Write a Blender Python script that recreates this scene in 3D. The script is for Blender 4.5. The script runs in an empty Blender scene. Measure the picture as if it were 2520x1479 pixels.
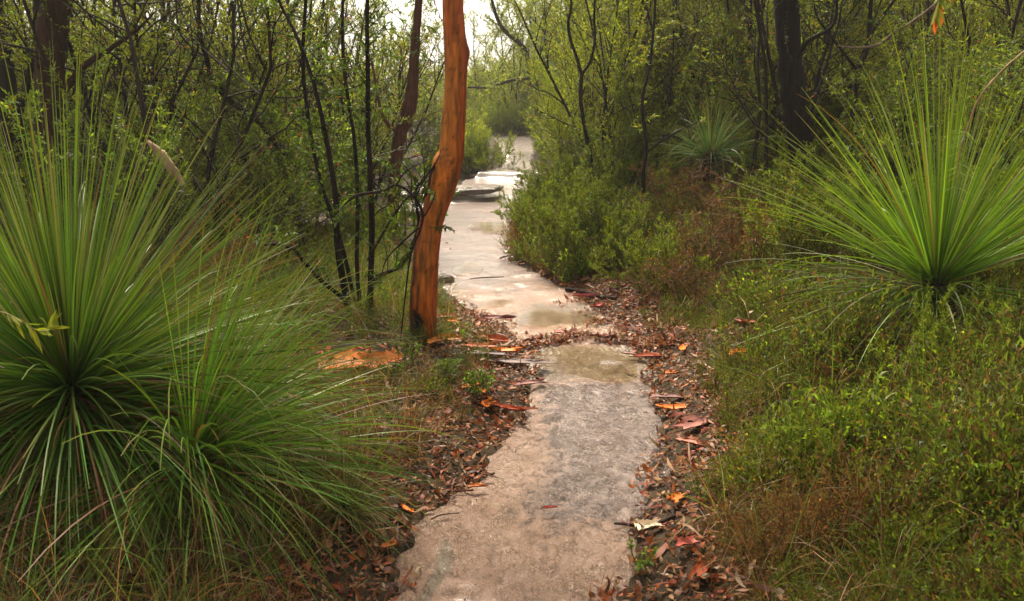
import bpy, math, random
import numpy as np
from mathutils import Vector
R = math.radians
SC = bpy.context.scene
COL = SC.collection

# ------------------------------------------------------------------ camera
PITCH = R(14); CAMH = 1.6; FPX = 800.0
cam = bpy.data.cameras.new('camera'); co = bpy.data.objects.new('camera', cam); COL.objects.link(co)
co.location = (0, 0, CAMH); co.rotation_euler = (R(90) - PITCH, 0, 0)
cam.sensor_width = 36; cam.lens = FPX / 1024 * 36; cam.clip_start = 0.02; cam.clip_end = 2000
cam.dof.use_dof = True; cam.dof.focus_distance = 4.6; cam.dof.aperture_fstop = 5.6
SC.camera = co
SC.render.resolution_x = 1024; SC.render.resolution_y = 601

# ------------------------------------------------------------------ light
SUN_EL, SUN_AZ = 52, -12        # overcast, brighter ahead and slightly left
w = bpy.data.worlds.new('World'); SC.world = w; w.use_nodes = True
nt = w.node_tree; bgn = nt.nodes['Background']
sky = nt.nodes.new('ShaderNodeTexSky'); sky.sky_type = 'NISHITA'; sky.sun_disc = False
sky.sun_elevation = R(SUN_EL); sky.sun_rotation = R(SUN_AZ); sky.air_density = 1.0; sky.dust_density = 3.0
hs = nt.nodes.new('ShaderNodeHueSaturation'); hs.inputs['Saturation'].default_value = 0.12
nt.links.new(sky.outputs[0], hs.inputs['Color'])
tint = nt.nodes.new('ShaderNodeMix'); tint.data_type = 'RGBA'; tint.blend_type = 'MULTIPLY'; tint.inputs[0].default_value = 1
nt.links.new(hs.outputs[0], tint.inputs[6]); tint.inputs[7].default_value = (1.0, 0.95, 0.85, 1)
nt.links.new(tint.outputs[2], bgn.inputs['Color']); bgn.inputs['Strength'].default_value = 0.11
sl = bpy.data.lights.new('sun', 'SUN'); so = bpy.data.objects.new('sun', sl); COL.objects.link(so)
sl.energy = 3.9; sl.angle = R(12); sl.color = (1, 0.89, 0.72)
_d = Vector((math.sin(R(SUN_AZ)) * math.cos(R(SUN_EL)), math.cos(R(SUN_AZ)) * math.cos(R(SUN_EL)), math.sin(R(SUN_EL))))
so.rotation_euler = _d.to_track_quat('Z', 'Y').to_euler(); so.location = (0, 0, 20)
SC.view_settings.view_transform = 'Standard'; SC.view_settings.look = 'None'
SC.view_settings.exposure = 1.15; SC.view_settings.gamma = 1
SC.render.engine = 'CYCLES'
SC.cycles.max_bounces = 6; SC.cycles.diffuse_bounces = 1; SC.cycles.glossy_bounces = 2
SC.cycles.transmission_bounces = 3; SC.cycles.transparent_max_bounces = 4; SC.cycles.volume_bounces = 0

# ------------------------------------------------------------------ object helpers
def tag(o, label=None, cat=None, group=None, kind=None):
    if label: o['label'] = label
    if cat: o['category'] = cat
    if group: o['group'] = group
    if kind: o['kind'] = kind
    return o
def empty(name, loc, label, cat, group=None, rz=0.0):
    o = bpy.data.objects.new(name, None); COL.objects.link(o)
    o.location = loc; o.rotation_euler = (0, 0, rz); o.empty_display_size = 0.1
    return tag(o, label, cat, group)
class MB:
    """collects vertices, faces of any size and a colour per vertex"""
    def __init__(s): s.v = []; s.f = []; s.n = []; s.c = []; s.k = 0
    def add(s, v, f, c):
        """v (N,3); f (M,k) index array; c (3,) or (N,3)"""
        v = np.asarray(v, np.float32).reshape(-1, 3); f = np.asarray(f, np.int64)
        c = np.asarray(c, np.float32)
        if c.ndim == 1: c = np.tile(c, (len(v), 1))
        s.f.append((f + s.k).ravel()); s.n.append(np.full(len(f), f.shape[1], np.int32))
        s.v.append(v); s.c.append(c); s.k += len(v)
    def build(s, name, mat, parent=None, smooth=True, data_only=False):
        me = bpy.data.meshes.new(name)
        if s.k:
            v = np.concatenate(s.v); f = np.concatenate(s.f); n = np.concatenate(s.n); c = np.concatenate(s.c)
            me.vertices.add(len(v)); me.vertices.foreach_set('co', v.ravel())
            me.loops.add(len(f)); me.loops.foreach_set('vertex_index', f.astype(np.int32))
            me.polygons.add(len(n)); st = np.concatenate(([0], np.cumsum(n)[:-1])).astype(np.int32)
            me.polygons.foreach_set('loop_start', st)
            me.polygons.foreach_set('use_smooth', np.full(len(n), smooth))
            me.update(calc_edges=True)
            at = me.attributes.new('Col', 'FLOAT_COLOR', 'POINT')
            at.data.foreach_set('color', np.concatenate((c, np.ones((len(c), 1), np.float32)), 1).ravel())
        me.materials.append(mat)
        if data_only: return me
        o = bpy.data.objects.new(name, me); COL.objects.link(o); o.parent = parent
        return o
def obj(name, me, parent=None, loc=(0, 0, 0)):
    o = bpy.data.objects.new(name, me); COL.objects.link(o); o.parent = parent; o.location = loc
    return o
def unit(a): return a / np.maximum(np.linalg.norm(a, axis=-1, keepdims=True), 1e-9)
def perp(rng, d):
    r = rng.normal(size=d.shape); return unit(np.cross(d, r))

# ------------------------------------------------------------------ shape makers
def leaf_quad(mb, P, D, N, L, W, C, fold=0.25, curl=0.2):
    """one folded, slightly curled quad per leaf"""
    n = len(P); S = unit(np.cross(D, N)); N = unit(np.cross(S, D))
    L = L[:, None]; W = W[:, None]
    m = P + D * L * 0.45 + N * W * fold * 0.5
    v = np.stack((P, m + S * W * 0.5 + N * W * fold, P + D * L - N * L * curl, m - S * W * 0.5 + N * W * fold), 1)
    mb.add(v.reshape(-1, 3), np.arange(4 * n).reshape(n, 4), np.repeat(C, 4, 0))
def leaf_long(mb, P, D, N, L, W, C, curl=0.6, twist=0.0, rng=None):
    """four-segment lanceolate leaf that curls"""
    n = len(P); S = unit(np.cross(D, N)); N = unit(np.cross(S, D))
    L = L[:, None]; W = W[:, None]
    cu = curl if np.isscalar(curl) else curl[:, None]
    rows = []; pos = P.copy(); prof = [0.12, 0.8, 1.0, 0.6, 0.04]
    for i in range(5):
        a = cu * (i / 4.0)
        dd = D * np.cos(a) + N * np.sin(a); nn = -D * np.sin(a) + N * np.cos(a)
        w = W * 0.5 * prof[i]; tw = twist * i / 4.0
        ss_ = S * np.cos(tw) + nn * np.sin(tw)
        rows += [pos + ss_ * w + nn * w * 0.35, pos - ss_ * w + nn * w * 0.35]
        pos = pos + dd * L / 4
    v = np.stack(rows, 1)
    b = np.arange(n)[:, None] * 10
    f = np.concatenate([b + np.array([[2 * i, 2 * i + 1, 2 * i + 3, 2 * i + 2]]) for i in range(4)], 1).reshape(-1, 4)
    mb.add(v.reshape(-1, 3), f, np.repeat(C, 10, 0))
def blades(mb, rng, P, D, L, W, C, droop, segs=7, tipc=None, taper=0.5):
    """long narrow arching blades"""
    n = len(P); d = unit(D.copy()); pos = P.copy(); s0 = perp(rng, d)
    L = L[:, None]; W = W[:, None]; droop = droop[:, None] if not np.isscalar(droop) else droop
    rows = []; cols = []
    for i in range(segs + 1):
        t = i / segs
        s = unit(s0 - d * np.sum(s0 * d, 1, keepdims=True))
        w = W * 0.5 * max(1 - t, 0.03) ** taper
        rows += [pos + s * w, pos - s * w]
        cc = C if tipc is None else C * (1 - t ** 3) + tipc * t ** 3
        cols += [cc, cc]
        d = unit(d + np.array([0, 0, -1.0]) * droop * (t + 0.15) / segs * 2)
        pos = pos + d * L / segs
    v = np.stack(rows, 1); c = np.stack(cols, 1); k = 2 * (segs + 1)
    b = np.arange(n)[:, None] * k
    f = np.concatenate([b + np.array([[2 * i, 2 * i + 1, 2 * i + 3, 2 * i + 2]]) for i in range(segs)], 1).reshape(-1, 4)
    mb.add(v.reshape(-1, 3), f, c.reshape(-1, 3))
def resample(pts, rad, n):
    pts = np.asarray(pts, float); rad = np.asarray(rad, float)
    m = len(pts)
    if m < 3:
        t = np.linspace(0, m - 1, n)
        return np.stack([np.interp(t, range(m), pts[:, k]) for k in range(3)], 1), np.interp(t, range(m), rad)
    P = np.vstack((2 * pts[0] - pts[1], pts, 2 * pts[-1] - pts[-2]))
    t = np.linspace(0, m - 1 - 1e-6, n); i = t.astype(int); u = (t - i)[:, None]
    p0, p1, p2, p3 = P[i], P[i + 1], P[i + 2], P[i + 3]
    out = 0.5 * (2 * p1 + (p2 - p0) * u + (2 * p0 - 5 * p1 + 4 * p2 - p3) * u ** 2 + (3 * p1 - p0 - 3 * p2 + p3) * u ** 3)
    return out, np.interp(t, range(m), rad)
def tube(mb, pts, rad, col, sides=6, n=None, rng=None, rough=0.0, caps=True):
    if n is None: n = max(len(pts), 2)
    if n != len(pts): pts, rad = resample(pts, rad, n)
    pts = np.asarray(pts, float); rad = np.asarray(rad, float)
    T = unit(np.gradient(pts, axis=0)); ref = np.array([0.31, 0.87, 0.12]) if abs(T[0][2]) > 0.5 else np.array([0.1, 0.05, 1.0])
    a = np.cross(T, ref); a = unit(a); b = np.cross(T, a)
    th = np.arange(sides) * 2 * math.pi / sides
    rr = rad[:, None] * np.ones((1, sides))
    if rough and rng is not None: rr = rr * (1 + rough * rng.normal(size=rr.shape))
    v = pts[:, None, :] + rr[:, :, None] * (np.cos(th)[None, :, None] * a[:, None, :] + np.sin(th)[None, :, None] * b[:, None, :])
    i = np.arange(n - 1)[:, None] * sides; j = np.arange(sides)[None, :]; j2 = (j + 1) % sides
    f = np.stack((i + j, i + j2, i + sides + j2, i + sides + j), -1).reshape(-1, 4)
    c = np.asarray(col, np.float32)
    if c.ndim == 3: c = c.reshape(-1, 3)
    mb.add(v.reshape(-1, 3), f, c)
    if caps:
        for e in (0, n - 1):
            k = mb.k; vv = v[e]; cc = c if c.ndim == 1 else c[e * sides:(e + 1) * sides]
            ff = np.arange(sides)[None, ::(1 if e else -1)]
            mb.add(vv, ff, cc)
    return v

# ------------------------------------------------------------------ terrain
def ss(a, b, t):
    t = np.clip((t - a) / (b - a), 0, 1); return t * t * (3 - 2 * t)
PY = np.array([-3, 0, 1.5, 2.32, 2.51, 2.79, 3.01, 3.32, 3.63, 4.06, 4.51, 4.9, 5.21, 5.67, 6.28, 7.01, 7.94, 9.12, 10.7, 12.9, 14.5, 15.85, 16.6, 17.3, 20.0, 23.5, 26.6, 29, 33, 45, 70])
PL = np.array([-.55, -.5, -.46, -.41, -.43, -.41, -.28, -.15, -.06, .07, .10, .11, .08, -.10, -.40, -.64, -.80, -1.0, -1.15, -1.15, -1.05, -.95, -.45, -.17, -.22, -.42, -.65, -1.7, -4.6, -12, -25])
PR = np.array([.35, .38, .39, .40, .43, .46, .57, .70, .76, .80, .85, .89, .86, .78, .70, .48, .08, -.07, .04, .27, .52, .66, .6, .48, .53, .59, .6, -.1, -3.2, -10, -23])
_fy = np.arange(-3, 70, 0.1)
_k = np.hanning(9); _k /= _k.sum()
def _sm(a):
    b = np.interp(_fy, PY, a); return np.convolve(np.pad(b, 4, 'edge'), _k, 'valid')
_FL, _FR = _sm(PL), _sm(PR)
def xl(y): return np.interp(y, _fy, _FL)
def xr(y): return np.interp(y, _fy, _FR)
_r = np.random.default_rng(5); _W = []
for o in range(40):
    fr = 0.12 * 1.16 ** o; a = _r.uniform(0, 2 * math.pi); _W.append((fr * math.cos(a) * 6.28, fr * math.sin(a) * 6.28, _r.uniform(0, 6.28), fr))
def nz(x, y, f0, f1):
    s = 0; n = 0
    for (a, b, p, fr) in _W:
        if f0 <= fr <= f1: s = s + np.sin(a * x + b * y + p + 1.7 * np.sin(b * x * .6 - a * y * .5 + p)); n += 1
    return s / math.sqrt(max(n, 1))
def H0(x, y):
    x = np.asarray(x, float); y = np.asarray(y, float)
    z = 0.45 * ss(13, 24, y) - 0.03 * np.maximum(y - 45, 0) * ss(45, 60, y)
    dR = np.maximum(0, x - xr(y)); dL = np.maximum(0, xl(y) - x)
    z = z + 0.05 * ss(0, .25, dR) + 0.10 * np.minimum(dR, 14) + 0.26 * ss(.3, 2.4, dR) + 0.35 * ss(5, 12, dR) + 0.8 * ss(9, 20, dR)
    z = z + 0.045 * ss(0, .3, dL) + 0.10 * ss(.3, 2, dL) - 0.05 * np.maximum(dL - 4, 0)
    z = z - 0.03 * np.maximum(dR - 30, 0)
    off = ss(0, .6, dR + dL)
    z = z + off * (0.035 * nz(x, y, .25, 1.2) + 0.015 * nz(x, y, 1.2, 6)) + 0.008 * nz(x, y, .4, 3) * (1 - .8 * ss(6, 9, y))
    return np.maximum(z, -14)
def inpath(x, y):
    e = 0.035 * nz(x, y, 1.5, 9)
    return np.minimum(x - xl(y), xr(y) - x) + e          # > 0 inside
def H(x, y):          # visible ground level
    return H0(x, y)
def h1(x, y): return float(H0(np.array([x]), np.array([y]))[0])
# a ray of the photograph met with the plane at depth y, or with the ground (u,v in 2519 x 1479 picture units)
def ray(u, v):
    q = 1024 / 2519; a = (u * q - 512) / FPX; b = (300.5 - v * q) / FPX
    return a, math.cos(PITCH) + b * math.sin(PITCH), -math.sin(PITCH) + b * math.cos(PITCH)
def S(u, v, y):
    a, b, c = ray(u, v); t = y / b; return np.array([a * t, y, CAMH + c * t])
def G(u, v, ymax=60):
    a, b, c = ray(u, v); y = 1.0
    ys = np.arange(1.0, ymax, 0.02); t = ys / b; z = CAMH + c * t; g = H0(a * t, ys)
    k = np.argmax(z <= g) if (z <= g).any() else len(ys) - 1
    return np.array([a * t[k], ys[k], g[k]])

# ------------------------------------------------------------------ materials
def newmat(name):
    m = bpy.data.materials.new(name); m.use_nodes = True; n = m.node_tree.nodes; l = m.node_tree.links
    return m, n, l, n['Principled BSDF'], n['Material Output']
def leafmat(name, rough=0.42, trans=0.35, spec=0.5):
    m, n, l, p, out = newmat(name)
    a = n.new('ShaderNodeAttribute'); a.attribute_name = 'Col'
    oi = n.new('ShaderNodeObjectInfo'); mr = n.new('ShaderNodeMapRange')
    mr.inputs['To Min'].default_value = 0.72; mr.inputs['To Max'].default_value = 1.3
    l.new(oi.outputs['Random'], mr.inputs['Value'])
    hv = n.new('ShaderNodeHueSaturation'); l.new(a.outputs['Color'], hv.inputs['Color']); l.new(mr.outputs[0], hv.inputs['Value'])
    l.new(hv.outputs[0], p.inputs['Base Color']); p.inputs['Roughness'].default_value = rough
    p.inputs['Specular IOR Level'].default_value = spec
    t = n.new('ShaderNodeBsdfTranslucent'); g = n.new('ShaderNodeMix'); g.data_type = 'RGBA'; g.blend_type = 'MULTIPLY'; g.inputs[0].default_value = 1
    l.new(hv.outputs[0], g.inputs[6]); g.inputs[7].default_value = (1.5, 1.5, 0.7, 1); l.new(g.outputs[2], t.inputs['Color'])
    mx = n.new('ShaderNodeMixShader'); mx.inputs[0].default_value = trans
    l.new(p.outputs[0], mx.inputs[1]); l.new(t.outputs[0], mx.inputs[2]); l.new(mx.outputs[0], out.inputs['Surface'])
    return m
def woodmat(name, rough=0.7, scale=30, bump=0.5, spec=0.4):
    m, n, l, p, out = newmat(name)
    a = n.new('ShaderNodeAttribute'); a.attribute_name = 'Col'
    tc = n.new('ShaderNodeTexCoord'); mp = n.new('ShaderNodeMapping'); mp.inputs['Scale'].default_value = (1, 1, 0.16)
    l.new(tc.outputs['Object'], mp.inputs['Vector'])
    ns = n.new('ShaderNodeTexNoise'); ns.inputs['Scale'].default_value = scale; ns.inputs['Detail'].default_value = 6; l.new(mp.outputs[0], ns.inputs['Vector'])
    mr = n.new('ShaderNodeMapRange'); mr.inputs['From Min'].default_value = .3; mr.inputs['From Max'].default_value = .7; mr.inputs['To Min'].default_value = 0.5; mr.inputs['To Max'].default_value = 1.5; l.new(ns.outputs['Fac'], mr.inputs['Value'])
    mx = n.new('ShaderNodeVectorMath'); mx.operation = 'SCALE'; l.new(a.outputs['Color'], mx.inputs[0]); l.new(mr.outputs[0], mx.inputs['Scale'])
    l.new(mx.outputs[0], p.inputs['Base Color']); p.inputs['Roughness'].default_value = rough; p.inputs['Specular IOR Level'].default_value = spec
    b = n.new('ShaderNodeBump'); b.inputs['Strength'].default_value = bump; b.inputs['Distance'].default_value = 0.01; l.new(ns.outputs['Fac'], b.inputs['Height']); l.new(b.outputs[0], p.inputs['Normal'])
    return m
M_leaf = leafmat('foliage', .5, .46, .22); M_blade = leafmat('grass_blade', 0.45, 0.28, 0.25); M_dry = leafmat('dry_leaf', 0.5, 0.12, 0.2)
M_wood = woodmat('dark_bark', .8, 30, .6, .15); M_twig = woodmat('twig_bark', 0.6, 60, 0.3)

def path_material():
    m, n, l, p, out = newmat('wet_sandstone')
    ge = n.new('ShaderNodeNewGeometry')
    def noise(sc, det=6, rough=.6, dist=0.0, sx=(1, 1, 1)):
        mp = n.new('ShaderNodeMapping'); mp.inputs['Scale'].default_value = sx; l.new(ge.outputs['Position'], mp.inputs['Vector'])
        t = n.new('ShaderNodeTexNoise'); t.inputs['Scale'].default_value = sc; t.inputs['Detail'].default_value = det
        t.inputs['Roughness'].default_value = rough; t.inputs['Distortion'].default_value = dist; l.new(mp.outputs[0], t.inputs['Vector']); return t.outputs['Fac']
    def mr(x, a, b, c=0, d=1):
        q = n.new('ShaderNodeMapRange'); q.inputs['From Min'].default_value = a; q.inputs['From Max'].default_value = b
        q.inputs['To Min'].default_value = c; q.inputs['To Max'].default_value = d; l.new(x, q.inputs['Value']); return q.outputs[0]
    def mix(f, a, b, mode='MIX'):
        q = n.new('ShaderNodeMix'); q.data_type = 'RGBA'; q.blend_type = mode
        if isinstance(f, float): q.inputs[0].default_value = f
        else: l.new(f, q.inputs[0])
        for s_, i in ((a, 6), (b, 7)):
            if isinstance(s_, tuple): q.inputs[i].default_value = (*s_, 1)
            else: l.new(s_, q.inputs[i])
        return q.outputs[2]
    def math_(op, a, b):
        q = n.new('ShaderNodeMath'); q.operation = op; q.use_clamp = False
        for s_, i in ((a, 0), (b, 1)):
            if isinstance(s_, (int, float)): q.inputs[i].default_value = s_
            else: l.new(s_, q.inputs[i])
        return q.outputs[0]
    at = n.new('ShaderNodeAttribute'); at.attribute_name = 'Col'
    sep = n.new('ShaderNodeSeparateColor'); l.new(at.outputs['Color'], sep.inputs[0])     # R: mauve lichen stain  G: sand wash  B: wetness, which also paints pale sky sheen
    big = noise(1.6, 4, .6, .5); mid = noise(11, 9, .75, .6); fine = noise(60, 6, .8, .5); grit = noise(260, 3, .7)
    tan = mix(mr(mid, .35, .65), (0.28, 0.155, 0.098), (0.44, 0.275, 0.185))
    mau = mix(mr(fine, .35, .62), (0.070, 0.046, 0.040), (0.25, 0.175, 0.145))
    f = math_('ADD', sep.outputs[0], math_('ADD', math_('MULTIPLY', math_('SUBTRACT', mid, .5), 2.2), math_('MULTIPLY', math_('SUBTRACT', big, .5), 1.8)))
    strk = noise(22, 6, .75, 1.2, (1, .45, 1))
    base = mix(mr(f, .3, .75), tan, mau)
    sand = mix(mr(mid, .3, .7), (0.15, 0.105, 0.065), (0.26, 0.185, 0.12))
    base = mix(mr(math_('ADD', sep.outputs[1], math_('MULTIPLY', math_('SUBTRACT', big, .5), 1.2)), .4, .7), base, sand)
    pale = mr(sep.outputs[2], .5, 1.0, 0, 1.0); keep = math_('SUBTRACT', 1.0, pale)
    base = mix(pale, base, mix(mr(mid, .3, .7), (.42, .34, .31), (.60, .51, .48)))  # sky sheen of the wet rock painted into the base as a pale tone
    base = mix(math_('MULTIPLY', mr(grit, .56, .70, 0, .75), keep), base, (0.07, 0.05, 0.04))
    base = mix(math_('MULTIPLY', mr(fine, .55, .66, 0, .55), keep), base, (0.14, 0.10, 0.085))
    base = mix(math_('MULTIPLY', mr(strk, .54, .66, 0, .6), keep), base, (0.13, 0.085, 0.065)); base = mix(mr(strk, .46, .34, 0, .35), base, (0.50, 0.36, 0.27))
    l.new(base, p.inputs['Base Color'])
    wet = math_('ADD', mr(big, .38, .62, 0, .8), math_('MULTIPLY', sep.outputs[2], 1.0))
    wet = math_('ADD', wet, math_('MULTIPLY', math_('SUBTRACT', mid, .5), .7))
    def thread(sc, w_, dist, sx=(1, 1, 1)):
        t = noise(sc, 3, .6, dist, sx); q = math_('ABSOLUTE', math_('SUBTRACT', t, .5), 0.0); return mr(q, 0, w_, 1, 0)
    th1 = thread(16, .022, 1.5, (1, .55, 1)); th2 = thread(42, .035, .8, (1, .7, 1)); gate = mr(mid, .42, .55, 0, 1)
    thr = math_('MULTIPLY', math_('MAXIMUM', math_('MULTIPLY', th1, .55), math_('MULTIPLY', th2, .5)), math_('MULTIPLY', gate, keep))
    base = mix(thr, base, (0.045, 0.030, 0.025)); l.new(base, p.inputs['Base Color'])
    rg = mr(wet, .0, .8, .30, .05); l.new(rg, p.inputs['Roughness']); p.inputs['Specular IOR Level'].default_value = 0.9
    hgt = math_('ADD', math_('MULTIPLY', mid, 1.3), math_('ADD', math_('MULTIPLY', fine, .35), math_('MULTIPLY', grit, .15)))
    hgt = math_('SUBTRACT', hgt, math_('MULTIPLY', thr, .5))
    b = n.new('ShaderNodeBump'); l.new(mr(sep.outputs[2], .2, .6, 1.0, .35), b.inputs['Strength']); b.inputs['Distance'].default_value = 0.014
    l.new(hgt, b.inputs['Height']); l.new(b.outputs[0], p.inputs['Normal'])
    return m
M_path = path_material()
def soil_material():
    m, n, l, p, out = newmat('dark_soil')
    ge = n.new('ShaderNodeNewGeometry'); t = n.new('ShaderNodeTexNoise'); t.inputs['Scale'].default_value = 14; t.inputs['Detail'].default_value = 8; t.inputs['Roughness'].default_value = .7
    l.new(ge.outputs['Position'], t.inputs['Vector'])
    r = n.new('ShaderNodeValToRGB'); l.new(t.outputs['Fac'], r.inputs[0]); e = r.color_ramp.elements
    e[0].position = .32; e[0].color = (.020, .012, .006, 1); e[1].position = .7; e[1].color = (.12, .065, .032, 1)
    q = e.new(.5); q.color = (.045, .032, .018, 1)
    l.new(r.outputs[0], p.inputs['Base Color']); p.inputs['Roughness'].default_value = .85; p.inputs['Specular IOR Level'].default_value = .15
    b = n.new('ShaderNodeBump'); b.inputs['Distance'].default_value = .03; l.new(t.outputs['Fac'], b.inputs['Height']); l.new(b.outputs[0], p.inputs['Normal'])
    return m
M_soil = soil_material()
def water_material():
    m, n, l, p, out = newmat('puddle_water')
    n.remove(p); tr = n.new('ShaderNodeBsdfTransparent'); tr.inputs[0].default_value = (.93, .88, .78, 1)
    gl = n.new('ShaderNodeBsdfGlossy'); gl.inputs['Roughness'].default_value = .04
    fr = n.new('ShaderNodeFresnel'); fr.inputs['IOR'].default_value = 1.33
    t = n.new('ShaderNodeTexNoise'); t.inputs['Scale'].default_value = 12; b = n.new('ShaderNodeBump'); b.inputs['Strength'].default_value = .08; b.inputs['Distance'].default_value = .01
    l.new(t.outputs['Fac'], b.inputs['Height']); l.new(b.outputs[0], gl.inputs['Normal'])
    mx = n.new('ShaderNodeMixShader'); l.new(fr.outputs[0], mx.inputs[0]); l.new(tr.outputs[0], mx.inputs[1]); l.new(gl.outputs[0], mx.inputs[2]); l.new(mx.outputs[0], out.inputs['Surface'])
    return m
M_water = water_material()

# ------------------------------------------------------------------ ground and path
def grid_mesh(name, X, Y, zf, mat, colf=None, kind='structure'):
    gx, gy = np.meshgrid(X, Y); z = zf(gx, gy); nx, ny = len(X), len(Y)
    v = np.stack((gx, gy, z), -1).reshape(-1, 3)
    i = np.arange(ny - 1)[:, None] * nx + np.arange(nx - 1)[None, :]
    f = np.stack((i, i + 1, i + nx + 1, i + nx), -1).reshape(-1, 4)
    mb = MB(); mb.add(v, f, np.ones((len(v), 3)) if colf is None else colf(gx, gy).reshape(-1, 3))
    o = mb.build(name, mat); return tag(o, kind=kind)
def ax(*segs):
    a = []
    for s, e, d in segs: a.append(np.arange(s, e, d))
    return np.concatenate(a + [[segs[-1][1]]])
def zground(x, y): return H0(x, y) - 0.04 * ss(-0.05, 0.10, inpath(x, y))
grid_mesh('ground', ax((-300, -60, 20), (-60, -12, 2), (-12, -3, .25), (-3, 4.5, .06), (4.5, 14, .25), (14, 60, 2), (60, 300, 20)),
          ax((-30, -2, 1), (-2, 9, .06), (9, 30, .2), (30, 80, 2), (80, 320, 20)), zground, M_soil)
def build_path():
    Y = ax((-2, 1.8, .1), (1.8, 10, .025), (10, 22, .05), (22, 60, .25)); T = np.linspace(-.18, 1.18, 72)
    y = Y[:, None] * np.ones((1, len(T))); a, b = xl(y), xr(y); x = a + (b - a) * T[None, :]
    x = np.where(T[None, :] < 0, a + T[None, :] * 1.1, x); x = np.where(T[None, :] > 1, b + (T[None, :] - 1) * 1.1, x)
    ip = inpath(x, y)
    z = H0(x, y) - 0.006 - 0.075 * (1 - ss(-.09, .05, ip))
    z = z + ss(0, .1, ip) * (0.003 * nz(x, y, 1.5, 8)) * (1 - .7 * ss(6, 10, y))
    # low bedding steps crossing the far rock
    for ys, hgt in ((13.3, .04), (15.9, .10)):
        z = z + hgt * ss(-.06, .06, y - ys - .25 * np.sin(x * 1.9 + ys) - .3 * (x + .5)) * ss(0, .1, ip) * (1 - ss(3.0, 5.0, y - ys))
    mau = ss(2.4, 3.1, y) * (1 - ss(4.2, 4.7, y)) * ss(-.30, .25, x - .12 - .05 * (y - 3)) * 1.05
    mau = np.maximum(mau, .6 * ss(4.1, 3.2, y) * ss(2.95, 3.5, y)); mau = np.maximum(mau, .68 * ss(6.2, 7.2, y))
    mau = np.maximum(mau, .8 * np.exp(-((x + .6) / .25) ** 2 - ((y - 7.4) / .5) ** 2))
    sand = ss(4.35, 4.6, y) * (1 - ss(5.0, 5.3, y)) + .8 * ss(5.5, 5.8, y) * (1 - ss(6.2, 6.6, y)) * ss(-.10, .22, x + .06 * nz(x, y, 2, 9))
    sand = np.maximum(sand, .9 * np.exp(-((x + .27 + .03 * np.sin(y * 9)) / .035) ** 2) * (1 - ss(2.6, 2.9, y)))
    wet = .55 * np.exp(-((x + .15) / .2) ** 2) * (1 - ss(2.5, 3.1, y)) * np.clip(.6 + .5 * nz(x, y, 2, 9), 0, 1.3) + .3 * ss(4.3, 5, y) + .45 * ss(6.1, 7.5, y) + .6 * ss(14, 17, y)  # far term adds painted pale sheen along with wetness
    c = np.stack((mau, sand, wet), -1)
    ny, nx = x.shape; i = np.arange(ny - 1)[:, None] * nx + np.arange(nx - 1)[None, :]
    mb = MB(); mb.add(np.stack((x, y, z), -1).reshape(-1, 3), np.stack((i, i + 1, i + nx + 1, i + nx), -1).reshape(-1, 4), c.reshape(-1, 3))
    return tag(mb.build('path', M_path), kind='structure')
build_path()
def puddle(cx, cy, rx, ry, seed, dz=0.004):
    rng = np.random.default_rng(seed); th = np.linspace(0, 2 * math.pi, 40, endpoint=False)
    r = 1 + .16 * np.sin(2 * th + rng.uniform(0, 6)) + .12 * np.sin(3 * th + rng.uniform(0, 6)) + .08 * np.sin(5 * th + rng.uniform(0, 6))
    z = h1(cx, cy) + dz
    v = np.stack((cx + rx * r * np.cos(th), cy + ry * r * np.sin(th), np.full(40, z)), 1)
    mb = MB(); mb.add(np.vstack((v, [[cx, cy, z]])), np.array([[k, (k + 1) % 40, 40] for k in range(40)]), (1, 1, 1))
    return tag(mb.build('puddle', M_water), kind='structure')
puddle(.48, 4.82, .34, .34, 1); puddle(.30, 5.85, .30, .28, 2); puddle(-.22, 6.3, .22, .16, 3, .006)
puddle(-.42, 7.7, .15, .28, 4, .008); puddle(-.25, 10.3, .3, .4, 7, .02)

# ------------------------------------------------------------------ growing plants
def jitter(rng, c, n, s=0.25, hue=0.12):
    c = np.asarray(c, float); k = rng.lognormal(0, s, (n, 1)); h = rng.normal(0, hue, (n, 1))
    out = c[None, :] * k; out[:, 0:1] *= (1 + h); out[:, 2:3] *= (1 - h * .5)
    return np.clip(out, 0.002, .9)
def grow(rng, p, d, L, r, lvl, sp, tubes, twigs):
    n = sp.get('segs', 5); pts = [p.copy()]; rad = [r]; st = L / n
    for i in range(n):
        d = d + rng.normal(0, sp['jit'], 3) + np.array([0, 0, sp['up'][lvl]]) / n
        d = d / np.linalg.norm(d); p = p + d * st; pts.append(p.copy()); rad.append(r * (1 - (.75 if lvl else .55) * (i + 1) / n))
    pts = np.array(pts); tubes.append((pts, np.array(rad), lvl))
    if lvl >= len(sp['kids']): twigs.append(pts); return
    k = sp['kids'][lvl]; k = max(1, int(rng.poisson(k)) if k > 3 else k); lo = sp['lo'][lvl]
    for j in range(k):
        t = lo + (1 - lo) * (j + rng.uniform(0, 1)) / k; q = min(n - 1e-3, t * n); i = int(q)
        pp = pts[i] + (pts[i + 1] - pts[i]) * (q - i); dd = (pts[i + 1] - pts[i]); dd = dd / np.linalg.norm(dd)
        a = np.array(rng.normal(size=3)); s = np.cross(dd, a); s /= max(np.linalg.norm(s), 1e-6)
        an = sp['ang'][lvl] * rng.uniform(.7, 1.3)
        grow(rng, pp, dd * math.cos(an) + s * math.sin(an), L * sp['len'][lvl] * rng.uniform(.6, 1.25) * (1.15 - .5 * t), r * .55 * (1.1 - .5 * t), lvl + 1, sp, tubes, twigs)
    if sp.get('tip', True): twigs.append(pts[-3:])
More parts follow.
